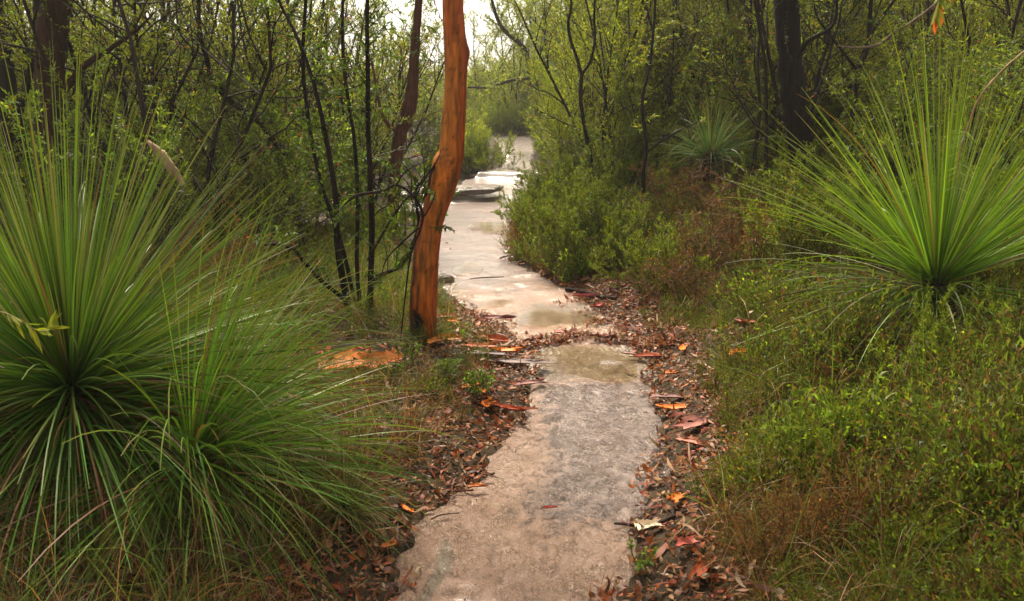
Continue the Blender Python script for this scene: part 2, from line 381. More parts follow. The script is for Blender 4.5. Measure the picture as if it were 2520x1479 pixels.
def make_plant(seed, sp):
    """returns two mesh data blocks: wood and foliage"""
    rng = np.random.default_rng(seed); tubes = []; twigs = []
    for s in range(sp['stems']):
        az = rng.uniform(0, 2 * math.pi); el = rng.uniform(*sp['lean'])
        d = np.array([math.cos(az) * math.sin(el), math.sin(az) * math.sin(el), math.cos(el)])
        b = np.array([math.cos(az), math.sin(az), 0]) * rng.uniform(0, sp.get('base', .05)); b[2] = -.05
        grow(rng, b, d, sp['h'] * rng.uniform(.7, 1.1), sp['r'], 0, sp, tubes, twigs)
    wb = MB()
    for pts, rad, lvl in tubes:
        if rad[0] < sp.get('rmin', .0012): continue
        c = np.array(sp['bark']) * rng.uniform(.6, 1.4)
        tube(wb, pts, np.maximum(rad, .0012), c, 6 if lvl == 0 else 4 if lvl == 1 else 3, caps=False)
    lb = MB(); A = []; D = []
    dens = sp['dens']
    for tw in twigs:
        seg = tw[1:] - tw[:-1]; ln = np.linalg.norm(seg, axis=1); tot = ln.sum(); m = max(2, int(tot * dens))
        t = rng.uniform(0, len(seg), m); i = t.astype(int); A.append(tw[i] + seg[i] * (t - i)[:, None]); D.append(seg[i] / ln[i][:, None])
    A = np.concatenate(A); D = np.concatenate(D)
    cap = sp.get('cap', 9000)
    if len(A) > cap: k = rng.choice(len(A), cap, replace=False); A = A[k]; D = D[k]
    n = len(A); an = rng.uniform(*sp['lang'], n)[:, None]; s = perp(rng, D)
    d = D * np.cos(an) + s * np.sin(an); d[:, 2] += sp.get('ldroop', 0); d = unit(d + rng.normal(0, .12, (n, 3)))
    N = unit(perp(rng, d) + np.array([0, 0, .9]))
    L = sp['leaf'][0] * rng.lognormal(0, .25, n); W = sp['leaf'][1] * rng.lognormal(0, .2, n)
    C = jitter(rng, sp['col'], n, sp.get('cs', .28)); k = rng.random(n) < sp.get('dead', .04)
    C[k] = jitter(rng, (.16, .07, .025), k.sum(), .3)
    if 'tipcol' in sp:
        hz = A[:, 2] / A[:, 2].max(); k = rng.random(n) < sp['tipf'] * hz ** 2; C[k] = jitter(rng, sp['tipcol'], k.sum(), .2)
    if sp.get('long'): leaf_long(lb, A, d, N, L, W, C, curl=-.7 * rng.random(n))
    else: leaf_quad(lb, A, d, N, L, W, C)
    return wb.build('wood', M_twig if sp['r'] < .02 else M_wood, data_only=True), lb.build('foliage', sp.get('mat', M_leaf), data_only=True)

OLIVE = (.105, .135, .014); GREEN = (.090, .130, .018); YELG = (.20, .24, .018); SHADEG = (.032, .058, .011); PALE = (.20, .24, .04)  # darkest green has the upper-right shade painted into the leaf colour
BK = (.016, .011, .009); BKB = (.05, .03, .02)
KIND = {
 # fine-leaved upright shrub, 2.5-3.5 m
 'teatree': dict(stems=5, lean=(.05, .40), base=.2, h=2.7, r=.017, kids=[13, 8], lo=[.10, .15], len=[.42, .45], ang=[.75, .7], up=[.5, .35, .2], jit=.10, bark=BK, dens=130, leaf=(.036, .011), lang=(.4, 1.2), col=(.18, .205, .016), cap=17000),
 'teatree_sparse': dict(stems=4, lean=(.05, .4), base=.2, h=3.2, r=.020, kids=[10, 6], lo=[.25, .2], len=[.38, .45], ang=[.8, .7], up=[.4, .3, .2], jit=.13, bark=BK, dens=110, leaf=(.038, .012), lang=(.4, 1.2), col=YELG, cap=11000),
 # broader, glossy leaves in rosettes
 'broadleaf': dict(stems=5, lean=(.1, .6), base=.15, h=1.7, r=.012, kids=[9, 6], lo=[.12, .2], len=[.42, .4], ang=[.8, .6], up=[.5, .5, .5], jit=.10, bark=BKB, dens=75, leaf=(.052, .016), lang=(.5, 1.1), col=GREEN, cap=10000, tipcol=(.22, .30, .03), tipf=.4),
 # low rounded heath bush
 'heath': dict(stems=20, lean=(.15, 1.35), base=.25, h=.72, r=.005, kids=[8, 5], lo=[.15, .2], len=[.38, .45], ang=[.6, .6], up=[.5, .5, .4], jit=.09, bark=BKB, dens=230, leaf=(.030, .0075), lang=(.3, .9), col=(.14, .18, .015), cap=24000, rmin=.001),
 'heath_brown': dict(stems=22, lean=(.1, 1.3), base=.25, h=.7, r=.005, kids=[8, 5], lo=[.15, .2], len=[.4, .45], ang=[.7, .7], up=[.3, .3, .2], jit=.16, bark=(.10, .05, .035), dens=120, leaf=(.026, .006), lang=(.3, 1.2), col=(.13, .075, .025), dead=.6, cap=15000, rmin=.0005),
 # gum sapling with hanging leaves
 'gum': dict(stems=1, lean=(.0, .12), h=5.2, r=.045, kids=[13, 7, 4], lo=[.16, .25, .2], len=[.36, .5, .5], ang=[.8, .7, .6], up=[.15, .4, .1, -.2], jit=.10, bark=BK, dens=45, leaf=(.11, .024), lang=(.5, 1.2), ldroop=-.7, col=(.115, .165, .030), cap=9000, long=True),
 # wispy needle shrub, pale
 'needle': dict(stems=7, lean=(.05, .5), base=.12, h=2.0, r=.011, kids=[10, 7], lo=[.1, .15], len=[.42, .45], ang=[.6, .55], up=[.5, .4, .3], jit=.09, bark=BKB, dens=110, leaf=(.070, .006), lang=(.3, .8), col=YELG, cap=15000),
 # sprawling bank shrub
 'scrub': dict(stems=11, lean=(.2, 1.15), base=.25, h=1.35, r=.010, kids=[9, 6], lo=[.1, .15], len=[.4, .45], ang=[.7, .65], up=[.5, .45, .3], jit=.12, bark=BK, dens=120, leaf=(.034, .011), lang=(.4, 1.2), col=(.11, .145, .014), cap=18000),
 'bare': dict(stems=3, lean=(.05, .45), base=.15, h=3.4, r=.024, kids=[7, 4], lo=[.2, .25], len=[.40, .5], ang=[.8, .8], up=[.3, .2, .1], jit=.17, bark=(.022, .014, .011), dens=12, leaf=(.04, .012), lang=(.4, 1.2), col=(.14, .17, .02), dead=.3, cap=1200, rmin=.0005),
 # the same plants as grown on the far slope: bigger-leaved forms
 'teatree_far': dict(stems=6, lean=(.05, .45), base=.25, h=2.9, r=.020, kids=[12, 7], lo=[.06, .15], len=[.42, .45], ang=[.75, .7], up=[.5, .35, .2], jit=.10, bark=BK, dens=75, leaf=(.070, .026), lang=(.4, 1.2), col=(.24, .26, .02), cap=10000),
 'scrub_far': dict(stems=10, lean=(.15, 1.1), base=.3, h=1.5, r=.011, kids=[8, 6], lo=[.1, .15], len=[.4, .45], ang=[.7, .65], up=[.5, .45, .3], jit=.12, bark=BK, dens=70, leaf=(.060, .022), lang=(.4, 1.2), col=(.22, .25, .022), cap=9000),
}
PROTO = {}
def proto(kind, k):
    if (kind, k) not in PROTO: PROTO[(kind, k)] = make_plant(100 * (list(KIND).index(kind) + 1) + k, KIND[kind])
    return PROTO[(kind, k)]
NAMES = {'teatree': 'tea_tree_shrub', 'teatree_sparse': 'tea_tree', 'broadleaf': 'broad_leaved_shrub', 'heath': 'heath_bush', 'heath_brown': 'dry_heath_bush', 'gum': 'gum_sapling', 'needle': 'needle_shrub', 'scrub': 'scrub_bush', 'bare': 'bare_sapling', 'teatree_far': 'tea_tree_shrub', 'scrub_far': 'scrub_bush'}
PLANTS = []
def put(kind, x, y, s=1.0, rng=None, label=None, cat=None, group=None, sz=1.0, k=None):
    rng = rng or np.random.default_rng(int(abs(x * 977 + y * 131) * 10))
    k = int(rng.integers(0, 3)) if k is None else k
    wd, fl = proto(kind, k)
    o = empty(NAMES[kind], (x, y, h1(x, y) - .02), label, cat or ('tree' if kind in ('gum', 'teatree_sparse', 'bare') else 'shrub'), group, rz=float(rng.uniform(0, 6.28)))
    o.scale = (s, s, s * sz)
    tree = kind == 'gum'
    obj('trunk' if tree else 'stems', wd, o); obj('crown' if tree else 'foliage', fl, o)
    PLANTS.append((o, kind, x, y)); return o

# =================================================================== hero: orange-barked tree
def orange_tree():
    Y0 = 5.28
    prof = [(868, 1003, 1078), (850, 1005, 1075), (830, 1007, 1072), (780, 1006, 1073), (720, 1009, 1075), (650, 1014, 1079), (600, 1021, 1083), (541, 1034, 1092), (463, 1052, 1120), (424, 1060, 1131), (400, 1065, 1137), (374, 1078, 1141), (325, 1083, 1143), (260, 1089, 1146), (195, 1094, 1148), (130, 1093, 1150), (65, 1090, 1144), (0, 1089, 1139), (-120, 1090, 1138), (-260, 1100, 1143), (-420, 1085, 1125)]
    pts = []; rad = []
    for v, a, b in prof:
        p = S((a + b) / 2, v, Y0); q = S(b, v, Y0); pts.append(p); rad.append(abs(q[0] - p[0]))
    base = pts[0].copy()
    zz = [p[2] for p in pts]; rad[0] *= 1.12
    root = empty('smooth_barked_tree', (base[0], Y0, base[2]), 'tall orange smooth-barked gum tree with kinked trunk and burnt black base beside the path', 'tree')
    P, Rr = resample(np.array(pts) - np.array([base[0], Y0, base[2]]), rad, 150)
    sides = 40; rng = np.random.default_rng(3); mb = MB()
    # surface relief: dents, knots, slight flutes
    th = np.arange(sides) * 2 * math.pi / sides; zc = P[:, 2][:, None]
    rel = 1 + .02 * np.sin(3 * th + zc * 1.3) + .02 * np.sin(2 * th - zc * 2.1 + 1) + .018 * np.sin(5 * th + zc * 5) + .012 * np.sin(zc * 17 + 2 * th)
    T = unit(np.gradient(P, axis=0))
    A = unit(np.cross(T, np.array([0.0, 1.0, 0.0]))); B = np.cross(T, A)
    A = -A; 
    C_, S_ = np.cos(th), np.sin(th)
    # angle 0 = +x side; the side facing the camera is -y
    side = C_[None, :, None] * np.array([1.0, 0, 0]) + S_[None, :, None] * np.array([0, 1.0, 0])
    side = side - T[:, None, :] * np.sum(side * T[:, None, :], -1, keepdims=True); side = unit(side)
    def gau(a, b, s): return np.exp(-((a - b) / s) ** 2)
    zt = zc
    z_of = lambda v: float(S(1050, v, Y0)[2] - base[2])
    knot = .22 * gau(zt, z_of(130), .05) * gau((th + .1) % 6.283, .25, .5)
    knot = knot + .045 * gau(zt, z_of(405), .06) * gau(th, 3.3, .5) + .06 * gau(zt, z_of(300), .09) * gau(th, 5.6, .5)
    rel = rel + knot
    V = P[:, None, :] + side * (Rr[:, None] * rel)[:, :, None]
    x = (C_[None, :] * np.ones_like(zt)); front = (-S_)[None, :] * np.ones_like(zt)
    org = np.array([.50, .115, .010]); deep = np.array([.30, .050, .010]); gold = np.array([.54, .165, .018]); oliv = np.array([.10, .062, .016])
    nsf = lambda a, b, p: (np.sin(a * zt + b * th[None, :] + p) + np.sin(a * 2.3 * zt - b * 1.9 * th[None, :] + p * 2) * .6)
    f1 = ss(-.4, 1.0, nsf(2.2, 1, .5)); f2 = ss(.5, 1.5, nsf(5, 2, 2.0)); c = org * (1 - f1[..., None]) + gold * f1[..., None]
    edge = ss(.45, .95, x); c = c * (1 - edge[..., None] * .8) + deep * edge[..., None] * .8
    # olive-dark stripes: a long streak down the upper right, another through the kink
    def stripe(z0, z1, xc0, xc1, w, k, col, cc):
        t = (zt - z0) / (z1 - z0); m = ss(0, .12, t) * ss(1, .88, t); xc = xc0 + (xc1 - xc0) * t + .05 * np.sin(zt * 14) + .03 * np.sin(zt * 37)
        m = m * gau(x, xc, w) * (front > -.2) * k * (.7 + .3 * np.sin(zt * 23 + x * 9)); m = np.clip(m, 0, 1)[..., None]; return cc * (1 - m) + np.array(col) * m
    c = stripe(z_of(420), z_of(150), .45, .35, .12, .75, oliv, c)
    c = stripe(z_of(140), z_of(-120), .25, -.05, .12, .8, (.13, .06, .025), c)
    c = stripe(z_of(640), z_of(380), .30, .80, .17, .95, (.07, .035, .015), c)
    c = stripe(z_of(560), z_of(430), .1, .5, .12, .6, (.16, .05, .02), c)
    c = stripe(z_of(850), z_of(600), -.36, -.22, .13, 1.0, (.035, .018, .012), c)
    c = stripe(z_of(860), z_of(560), -.85, -.72, .26, 1.0, (.07, .030, .018), c)
    c = stripe(z_of(700), z_of(470), -.9, -.9, .15, .7, (.22, .05, .015), c)
    fl = rng.normal(0, 1, (len(P) // 3 + 2, sides)); fl = np.repeat(fl, 3, 0)[:len(P)]; c = c * (1 + .10 * fl)[..., None]
    ring = ss(.80, .97, np.sin(zt * 31 + 2.2 * np.sin(th)[None, :] + 3 * np.sin(zt * 7))) * (rng.random(fl.shape) < .5) * .35; c = c * (1 - ring[..., None])
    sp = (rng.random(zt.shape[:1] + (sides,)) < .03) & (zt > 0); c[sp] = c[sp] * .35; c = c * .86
    # scorched hollow low on the left front
    cz = z_of(792); char = ss(1.05, .8, np.sqrt(((x + .35 + .05 * np.sin(zt * 60)) / .62) ** 2 + ((zt - cz) / .105) ** 2) + .12 * np.sin(zt * 90 + x * 8)) * (front > -.3)
    low = ss(z_of(780), z_of(815), zt) * ss(.28, .05, x + .06 * np.sin(zt * 50)) * (front > -.5)
    ch = np.clip(np.maximum(char, low), 0, 1)[..., None]; c = c * (1 - ch) + np.array([.006, .005, .004]) * ch
    V = V - side * (np.clip(char, 0, 1) * .012)[..., None]
    n = len(P); i = np.arange(n - 1)[:, None] * sides; j = np.arange(sides)[None, :]; j2 = (j + 1) % sides
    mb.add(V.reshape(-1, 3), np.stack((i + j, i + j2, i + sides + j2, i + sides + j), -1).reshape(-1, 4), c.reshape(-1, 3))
    M_or = woodmat('orange_bark', .5, 38, .6, .25)
    mb.build('trunk', M_or, root)
    # peeling dark strip on the left of the trunk
    pb = MB(); pp = []
    for v, u in ((838, 1018), (780, 1018), (700, 1021), (640, 1026), (585, 1036), (548, 1044)): q = S(u, v, Y0 - .05) - np.array([base[0], Y0, base[2]]); pp.append(q)
    tube(pb, pp, [.018, .020, .018, .016, .012, .004], (.055, .026, .017), 8, 40, rng, .12)
    pb.build('peeling_bark', M_wood, root)
    # dead side branch that leaves the kink and reaches down-left
    bb = MB(); tw = lambda pts: [S(u, v, yy) - np.array([base[0], Y0, base[2]]) for u, v, yy in pts]
    tube(bb, tw([(1082, 385, 5.26), (1062, 420, 5.2), (1052, 470, 5.17), (1040, 490, 5.15)]), [.008, .010, .010, .006], (.03, .017, .012), 6, 14, rng, .1)
    bb.build('side_branch', M_wood, root)
    # crown, above the frame
    sp_ = dict(KIND['gum']); sp_.update(h=2.4, r=.06, stems=5, lean=(.3, .9), kids=[7, 5, 4], cap=16000, bark=(.22, .08, .02))
    wd, fl = make_plant(77, sp_)
    top = P[-1]; a = obj('limbs', wd, root, tuple(top)); a = obj('crown', fl, root, tuple(top))
orange_tree()

# =================================================================== grass trees
def grass_tree(name, label, base, nb, L, W, az, th_lo, th_hi, droop, col, seed, skirt=250, Lk=.8, stump=.18, tipc=(.30, .16, .04), rad=.07, cat='grass tree', sector=None, skirt_az=None, tilt=(0, 0), skcol=(.16, .075, .035), powr=.72, skg=.25):
    rng = np.random.default_rng(seed); root = empty(name, tuple(base), label, cat)
    mb = MB(); n = nb
    a = rng.uniform(az[0], az[1], n)
    # most blades stand up, fewer lie out
    th = th_lo + (th_hi - th_lo) * rng.random(n) ** powr
    D = np.stack((np.cos(a) * np.sin(th), np.sin(a) * np.sin(th), np.cos(th)), 1) + np.array([tilt[0], tilt[1], 0])
    P = np.stack((np.cos(a) * rad * np.sin(th), np.sin(a) * rad * np.sin(th), stump + rad * .6 * np.cos(th) + rng.uniform(-.03, .03, n)), 1)
    ll = L * rng.uniform(.50, 1.10, n) * (1 - .12 * (th / 1.57))
    C = jitter(rng, col, n, .26, .12); br = rng.random(n) < .05; C[br] = jitter(rng, (.20, .12, .05), br.sum(), .2)
    pale = rng.random(n) < .10; C[pale] = jitter(rng, (.22, .25, .10), pale.sum(), .15)
    blades(mb, rng, P, D, ll, W * rng.uniform(.7, 1.3, n), C, droop * rng.lognormal(-.1, .65, n), 9, np.array(tipc)[None, :] * np.ones((n, 1)) * .4 + C * .6)
    mb.build('crown', M_blade, root)
    if skirt:
        mb = MB(); n = skirt; za = skirt_az or az; a = rng.uniform(za[0], za[1], n); th = rng.uniform(1.15, 1.85, n)
        D = np.stack((np.cos(a) * np.sin(th), np.sin(a) * np.sin(th), np.cos(th)), 1)
        P = np.stack((np.cos(a) * rad, np.sin(a) * rad, rng.uniform(stump * .35, stump, n)), 1)
        C = jitter(rng, skcol, n, .4, .1); g = rng.random(n) < skg; C[g] = jitter(rng, np.array(col) * .75, g.sum(), .3)
        blades(mb, rng, P, D, Lk * rng.uniform(.45, 1.1, n), W * rng.uniform(.7, 1.2, n), C, rng.uniform(.25, 1.0, n), 8)
        mb.build('dead_skirt', M_dry, root)
    mb = MB(); m = 14; k = 24; zz = np.linspace(-.08, stump + .04, m); thh = np.arange(k) * 6.283 / k
    rr = rad * (1 - .35 * np.abs(np.linspace(-1, 1, m)) ** 3)[:, None] * (1 + .10 * rng.normal(size=(m, k)))
    v = np.stack((rr * np.cos(thh), rr * np.sin(thh), zz[:, None] + 0 * rr), -1)
    i = np.arange(m - 1)[:, None] * k; j = np.arange(k)[None, :]; mb.add(v.reshape(-1, 3), np.stack((i + j, i + (j + 1) % k, i + k + (j + 1) % k, i + k + j), -1).reshape(-1, 4), (.02, .013, .009))
    mb.build('stump', M_wood, root)
    return root
GTG = (.12, .235, .03)
g1 = G(205, 1150)
grass_tree('grass_tree', 'huge green grass tree fanning up at the left edge of the scene', (g1[0], g1[1], g1[2]), 1050, 1.27, .0090, (0, 6.283), .02, 1.42, .20, GTG, 11, 1500, 1.2, .36, rad=.09, skg=.72)
g2 = G(490, 1240)
grass_tree('grass_tree', 'smaller grass tree beside the huge one, blades arching right towards the path', (g2[0], g2[1], g2[2]), 470, 1.05, .0085, (-1.9, 2.2), .02, 1.45, .62, (.14, .27, .03), 12, 900, .95, .18, rad=.06, skg=.65, tilt=(.22, .1), skirt_az=(0, 6.283))
gr = G(2290, 800)
grass_tree('grass_tree', 'bright yellow-green grass tree standing on the right bank', (gr[0], gr[1], gr[2]), 450, 1.40, .0090, (0, 6.283), .02, 1.20, .24, (.145, .27, .02), 13, 280, 1.1, .24, rad=.08, powr=.9, skcol=(.085, .085, .035), skg=.4, skirt_az=(2.4, 5.4))
gb = np.array([2.10, 8.6, h1(2.10, 8.6)]); gbs = max(.3, float(S(1740, 385, 8.6)[2] - gb[2]))
grass_tree('grass_tree', 'blurred distant grass tree in the scrub below the yellow banksia leaves', (gb[0], gb[1], gb[2]), 300, .72, .008, (0, 6.283), .05, 1.5, .55, (.085, .15, .05), 14, 60, .6, gbs, rad=.09)
gt = G(850, 1275)
grass_tree('grass_tuft', 'knee-high arching grass tuft at the left edge of the path', (gt[0], gt[1], gt[2]), 210, .42, .0042, (0, 6.283), .1, 1.35, 1.3, (.12, .15, .04), 15, 60, .35, .03, rad=.035, cat='grass')

# =================================================================== dark trunks and saplings placed from the photograph
def stem_tree(name, label, specs, col=BK, cat='tree', mat=None, group=None, leaf=None, seed=1, extra=None):
    """specs: list of (part name, [(u, v, depth)...], [radii])"""
    rng = np.random.default_rng(seed); f = specs[0][1][0]; b = S(*f); root = empty(name, tuple(b), label, cat, group); tips = []
    for nm, pts, rad in specs:
        mb = MB(); P = np.array([S(*p) for p in pts]) - b
        tube(mb, P, rad, np.array(col) * rng.uniform(.8, 1.3), 10 if max(rad) > .03 else 6, len(P) * 7, rng, .06)
        mb.build(nm, mat or M_wood, root); tips.append(P)
    if leaf:
        lb = MB(); A = []; 
        for P in tips:
            Q, _ = resample(P, np.ones(len(P)), len(P) * 12); A.append(Q[int(len(Q) * leaf.get('lo', .3)):])
        A = np.concatenate(A); wb = MB(); LP = []; LD = []
        for q in A[rng.random(len(A)) < leaf.get('f', .5)]:
            d = rng.normal(size=3); d[2] += leaf.get('up', .4); d /= np.linalg.norm(d); L = leaf['tw'] * rng.uniform(.5, 1.3); pts = [q]; 
            for _ in range(4): d = d + rng.normal(0, .18, 3); d /= np.linalg.norm(d); pts.append(pts[-1] + d * L / 4)
            pts = np.array(pts); tube(lb, pts, np.linspace(.004, .0015, 5), col, 3, caps=False)
            m = int(leaf['n'] * rng.uniform(.5, 1.5)); t = rng.uniform(.6, 3.99, m); i = t.astype(int); LP.append(pts[i] + (pts[i + 1] - pts[i]) * (t - i)[:, None]); LD.append(pts[i + 1] - pts[i])
        LP = np.concatenate(LP); LD = unit(np.concatenate(LD)); n = len(LP)
        d = unit(LD + rng.normal(0, .7, (n, 3)) + np.array([0, 0, leaf.get('ldroop', 0)])); N = unit(perp(rng, d) + np.array([0, 0, .8]))
        C = jitter(rng, leaf['col'], n, .28)
        k = rng.random(n) < leaf.get('dead', .03); C[k] = jitter(rng, (.25, .07, .02), k.sum(), .2)
        fn = leaf_long if leaf.get('long') else leaf_quad
        if leaf.get('long'): leaf_long(lb, LP, d, N, leaf['L'] * rng.lognormal(0, .25, n), leaf['W'] * rng.lognormal(0, .2, n), C, curl=-.6 * rng.random(n))
        else: leaf_quad(lb, LP, d, N, leaf['L'] * rng.lognormal(0, .25, n), leaf['W'] * rng.lognormal(0, .2, n), C)
        lb.build('crown', M_leaf, root)
    return root
LF_fine = dict(tw=.35, n=45, L=.032, W=.009, col=OLIVE, f=.5, lo=.25)
LF_broad = dict(tw=.28, n=26, L=.045, W=.013, col=(.09, .14, .02), f=.5, lo=.2, up=.6)
LF_gum = dict(tw=.5, n=22, L=.09, W=.016, col=(.10, .13, .035), f=.35, lo=.3, ldroop=-.9, long=True)

stem_tree('forest_tree', 'thick dark brown trunk rising behind the huge grass tree at the left', [
    ('trunk', [(112, 600, 7.6), (115, 400, 7.6), (118, 300, 7.6), (122, 180, 7.6), (130, 60, 7.6), (150, -60, 7.6), (165, -300, 7.6), (175, -600, 7.6)], [.15, .125, .12, .125, .13, .12, .10, .07]),
    ('branch', [(140, 255, 7.6), (165, 215, 7.55), (205, 165, 7.5), (270, 120, 7.4), (335, 75, 7.3), (380, 30, 7.2)], [.035, .032, .030, .022, .014, .008]),
    ('branch', [(330, 70, 7.3), (345, 40, 7.3), (370, -20, 7.3)], [.012, .010, .006])],
    col=(.045, .020, .011), leaf=dict(LF_fine, f=.28, lo=.35, tw=.45), seed=21)
stem_tree('forest_tree', 'leaning dark trunk at the far left edge, left of the thick brown one', [
    ('trunk', [(60, 600, 8.2), (45, 400, 8.2), (20, 250, 8.2), (8, 120, 8.2), (-10, 0, 8.2), (-20, -300, 8.2)], [.11, .10, .10, .07, .06, .04]),
    ('branch', [(30, 330, 8.2), (60, 230, 8.1), (85, 120, 8.1), (90, 0, 8.0), (80, -200, 8.0)], [.05, .035, .03, .03, .02])],
    col=(.022, .014, .012), leaf=dict(LF_fine, f=.30, lo=.5, tw=.45), seed=22)
stem_tree('dead_stump', 'thin broken dark stump among saplings behind the huge grass tree', [
    ('trunk', [(360, 480, 9.0), (362, 400, 9.0), (364, 300, 9.0), (356, 215, 9.0)], [.05, .045, .045, .04])], col=(.03, .018, .014), seed=23, cat='stump')
stem_tree('sapling', 'crooked sapling between the thick brown trunk and the multi-stemmed shrub, first from the left', [
    ('trunk', [(440, 560, 9.5), (435, 420, 9.5), (440, 330, 9.5), (425, 250, 9.5), (410, 150, 9.5), (400, 40, 9.5), (402, -200, 9.5)], [.04, .035, .034, .030, .028, .024, .015]),
    ('branch', [(436, 320, 9.5), (500, 295, 9.4), (570, 285, 9.3), (590, 262, 9.2)], [.02, .016, .012, .008])], leaf=dict(LF_fine, f=.5), seed=24)
stem_tree('sapling', 'slim bent sapling leaning left above the huge grass tree blades', [
    ('trunk', [(735, 430, 8.0), (640, 300, 8.0), (570, 250, 8.0), (525, 200, 8.0), (508, 140, 8.0), (490, 60, 8.0), (485, -200, 8.0)], [.035, .034, .032, .026, .022, .02, .012]),
    ('branch', [(575, 255, 8.0), (545, 215, 7.9), (555, 200, 7.9)], [.02, .018, .012]),
    ('branch', [(508, 140, 8.0), (470, 115, 8.1), (440, 70, 8.1), (430, -50, 8.1)], [.014, .012, .010, .006])], leaf=dict(LF_fine, f=.6, lo=.35), seed=25)
# multi-stemmed shrub left of the orange tree
yb = 5.75
stem_tree('multi_stemmed_shrub', 'tall black multi-stemmed shrub just left of the orange tree', [
    ('stem', [(912, 800, yb), (912, 700, yb), (915, 560, yb), (910, 420, yb), (905, 300, yb), (905, 180, yb), (903, 80, yb), (905, -60, yb), (910, -250, yb)], [.020, .024, .024, .022, .019, .018, .016, .015, .010]),
    ('stem', [(870, 800, yb), (850, 720, yb), (830, 600, yb), (825, 480, yb), (800, 330, yb), (770, 200, yb + .1), (730, 90, yb + .2), (690, 10, yb + .3), (660, -80, yb + .3)], [.030, .030, .026, .022, .018, .016, .013, .011, .008]),
    ('stem', [(890, 800, yb + .05), (878, 650, yb + .1), (880, 500, yb + .1), (872, 350, yb + .15), (850, 200, yb + .2), (842, 80, yb + .25), (846, -60, yb + .3)], [.018, .018, .016, .015, .014, .013, .010]),
    ('stem', [(880, 780, yb + .2), (840, 600, yb + .25), (790, 450, yb + .3), (760, 300, yb + .35), (745, 150, yb + .4), (752, 0, yb + .4), (750, -150, yb + .4)], [.018, .017, .016, .016, .015, .013, .010]),
    ('stem', [(895, 790, yb - .05), (920, 690, yb - .1), (985, 655, yb - .25), (1015, 600, yb - .35), (1030, 550, yb - .45), (1022, 470, yb - .5), (1045, 440, yb - .5)], [.016, .016, .014, .012, .012, .010, .005]),
    ('stem', [(870, 770, yb), (845, 735, yb - .1), (790, 690, yb - .2), (745, 640, yb - .3), (720, 612, yb - .35), (670, 600, yb - .4), (630, 608, yb - .4)], [.018, .017, .016, .015, .013, .010, .006]),
    ('stem', [(905, 640, yb), (950, 560, yb - .1), (990, 500, yb - .2), (1022, 470, yb - .3), (1050, 430, yb - .35)], [.010, .009, .008, .007, .004])],
    col=(.018, .012, .010), cat='shrub', leaf=dict(LF_broad, f=.40, lo=.25, tw=.30, n=26), seed=26)
stem_tree('dead_branch', 'bare twisting dead branch crossing in front of the orange trunk', [
    ('stem', [(985, 840, 5.1), (1000, 700, 5.05), (1012, 620, 5.0), (1035, 560, 5.0), (1038, 520, 5.0), (1015, 480, 5.0), (975, 455, 5.0), (940, 470, 5.0), (880, 480, 5.05), (850, 500, 5.1)], [.004, .006, .007, .009, .010, .010, .008, .009, .010, .006]),
    ('twig', [(1035, 545, 5.0), (1062, 500, 4.98), (1072, 470, 4.98)], [.006, .005, .002]),
    ('twig', [(1030, 560, 5.0), (985, 600, 5.0), (950, 640, 5.05), (935, 690, 5.1)], [.007, .006, .004, .003]),
    ('twig', [(1020, 490, 5.0), (1045, 440, 4.98), (1075, 395, 4.95), (1085, 370, 4.95)], [.006, .005, .004, .002]),
    ('twig', [(940, 470, 5.0), (915, 440, 5.0), (905, 400, 5.0)], [.005, .004, .002]),
    ('twig', [(990, 458, 5.0), (960, 500, 5.0), (930, 520, 5.0), (900, 560, 5.05)], [.006, .005, .004, .002]),
    ('twig', [(975, 455, 5.0), (1000, 420, 5.0), (1060, 390, 5.0)], [.006, .004, .002]),
    ('twig', [(1012, 480, 5.0), (1010, 430, 5.0), (985, 395, 5.0)], [.005, .004, .002])], col=(.022, .013, .011), cat='branch', seed=27)
# right-hand saplings
stem_tree('forked_sapling', 'slender black sapling forking into a Y right of the path', [
    ('trunk', [(1458, 520, 9.4), (1455, 440, 9.4), (1450, 370, 9.4), (1438, 310, 9.4), (1428, 240, 9.4), (1431, 182, 9.4)], [.030, .028, .026, .026, .023, .022]),
    ('fork', [(1431, 184, 9.4), (1418, 140, 9.4), (1403, 95, 9.4), (1398, 55, 9.4), (1405, 10, 9.4), (1400, -80, 9.4)], [.020, .019, .018, .017, .015, .010]),
    ('fork', [(1431, 184, 9.4), (1452, 150, 9.4), (1463, 100, 9.4), (1462, 40, 9.4), (1466, -60, 9.4)], [.017, .016, .015, .014, .010])],
    leaf=dict(LF_fine, f=.14, lo=.55, tw=.3), seed=28)
stem_tree('sapling', 'thin dark sapling with sparse yellow rosettes, right of the forked one', [
    ('trunk', [(1592, 600, 8.2), (1585, 520, 8.2), (1583, 430, 8.2), (1590, 360, 8.2), (1580, 250, 8.2), (1600, 150, 8.3), (1612, 0, 8.4), (1610, -100, 8.4)], [.022, .022, .02, .018, .016, .014, .012, .008]),
    ('branch', [(1585, 380, 8.2), (1630, 345, 8.1), (1690, 312, 8.0), (1740, 290, 8.0)], [.010, .009, .007, .005])],
    leaf=dict(LF_broad, f=.10, lo=.45, tw=.2, col=(.22, .24, .03)), seed=29)
stem_tree('forest_tree', 'thick black trunk in the shade behind the bright right-hand grass tree', [
    ('trunk', [(1985, 480, 7.6), (1968, 330, 7.6), (1948, 200, 7.6), (1937, 80, 7.6), (1932, -60, 7.6), (1925, -400, 7.6)], [.13, .12, .11, .105, .10, .07]),
    ('branch', [(1962, 140, 7.5), (1990, 100, 7.4), (2050, 60, 7.3), (2060, -20, 7.2)], [.022, .018, .014, .010])],
    col=(.014, .010, .010), leaf=dict(LF_fine, f=.28, lo=.55, tw=.5, col=SHADEG), seed=30)
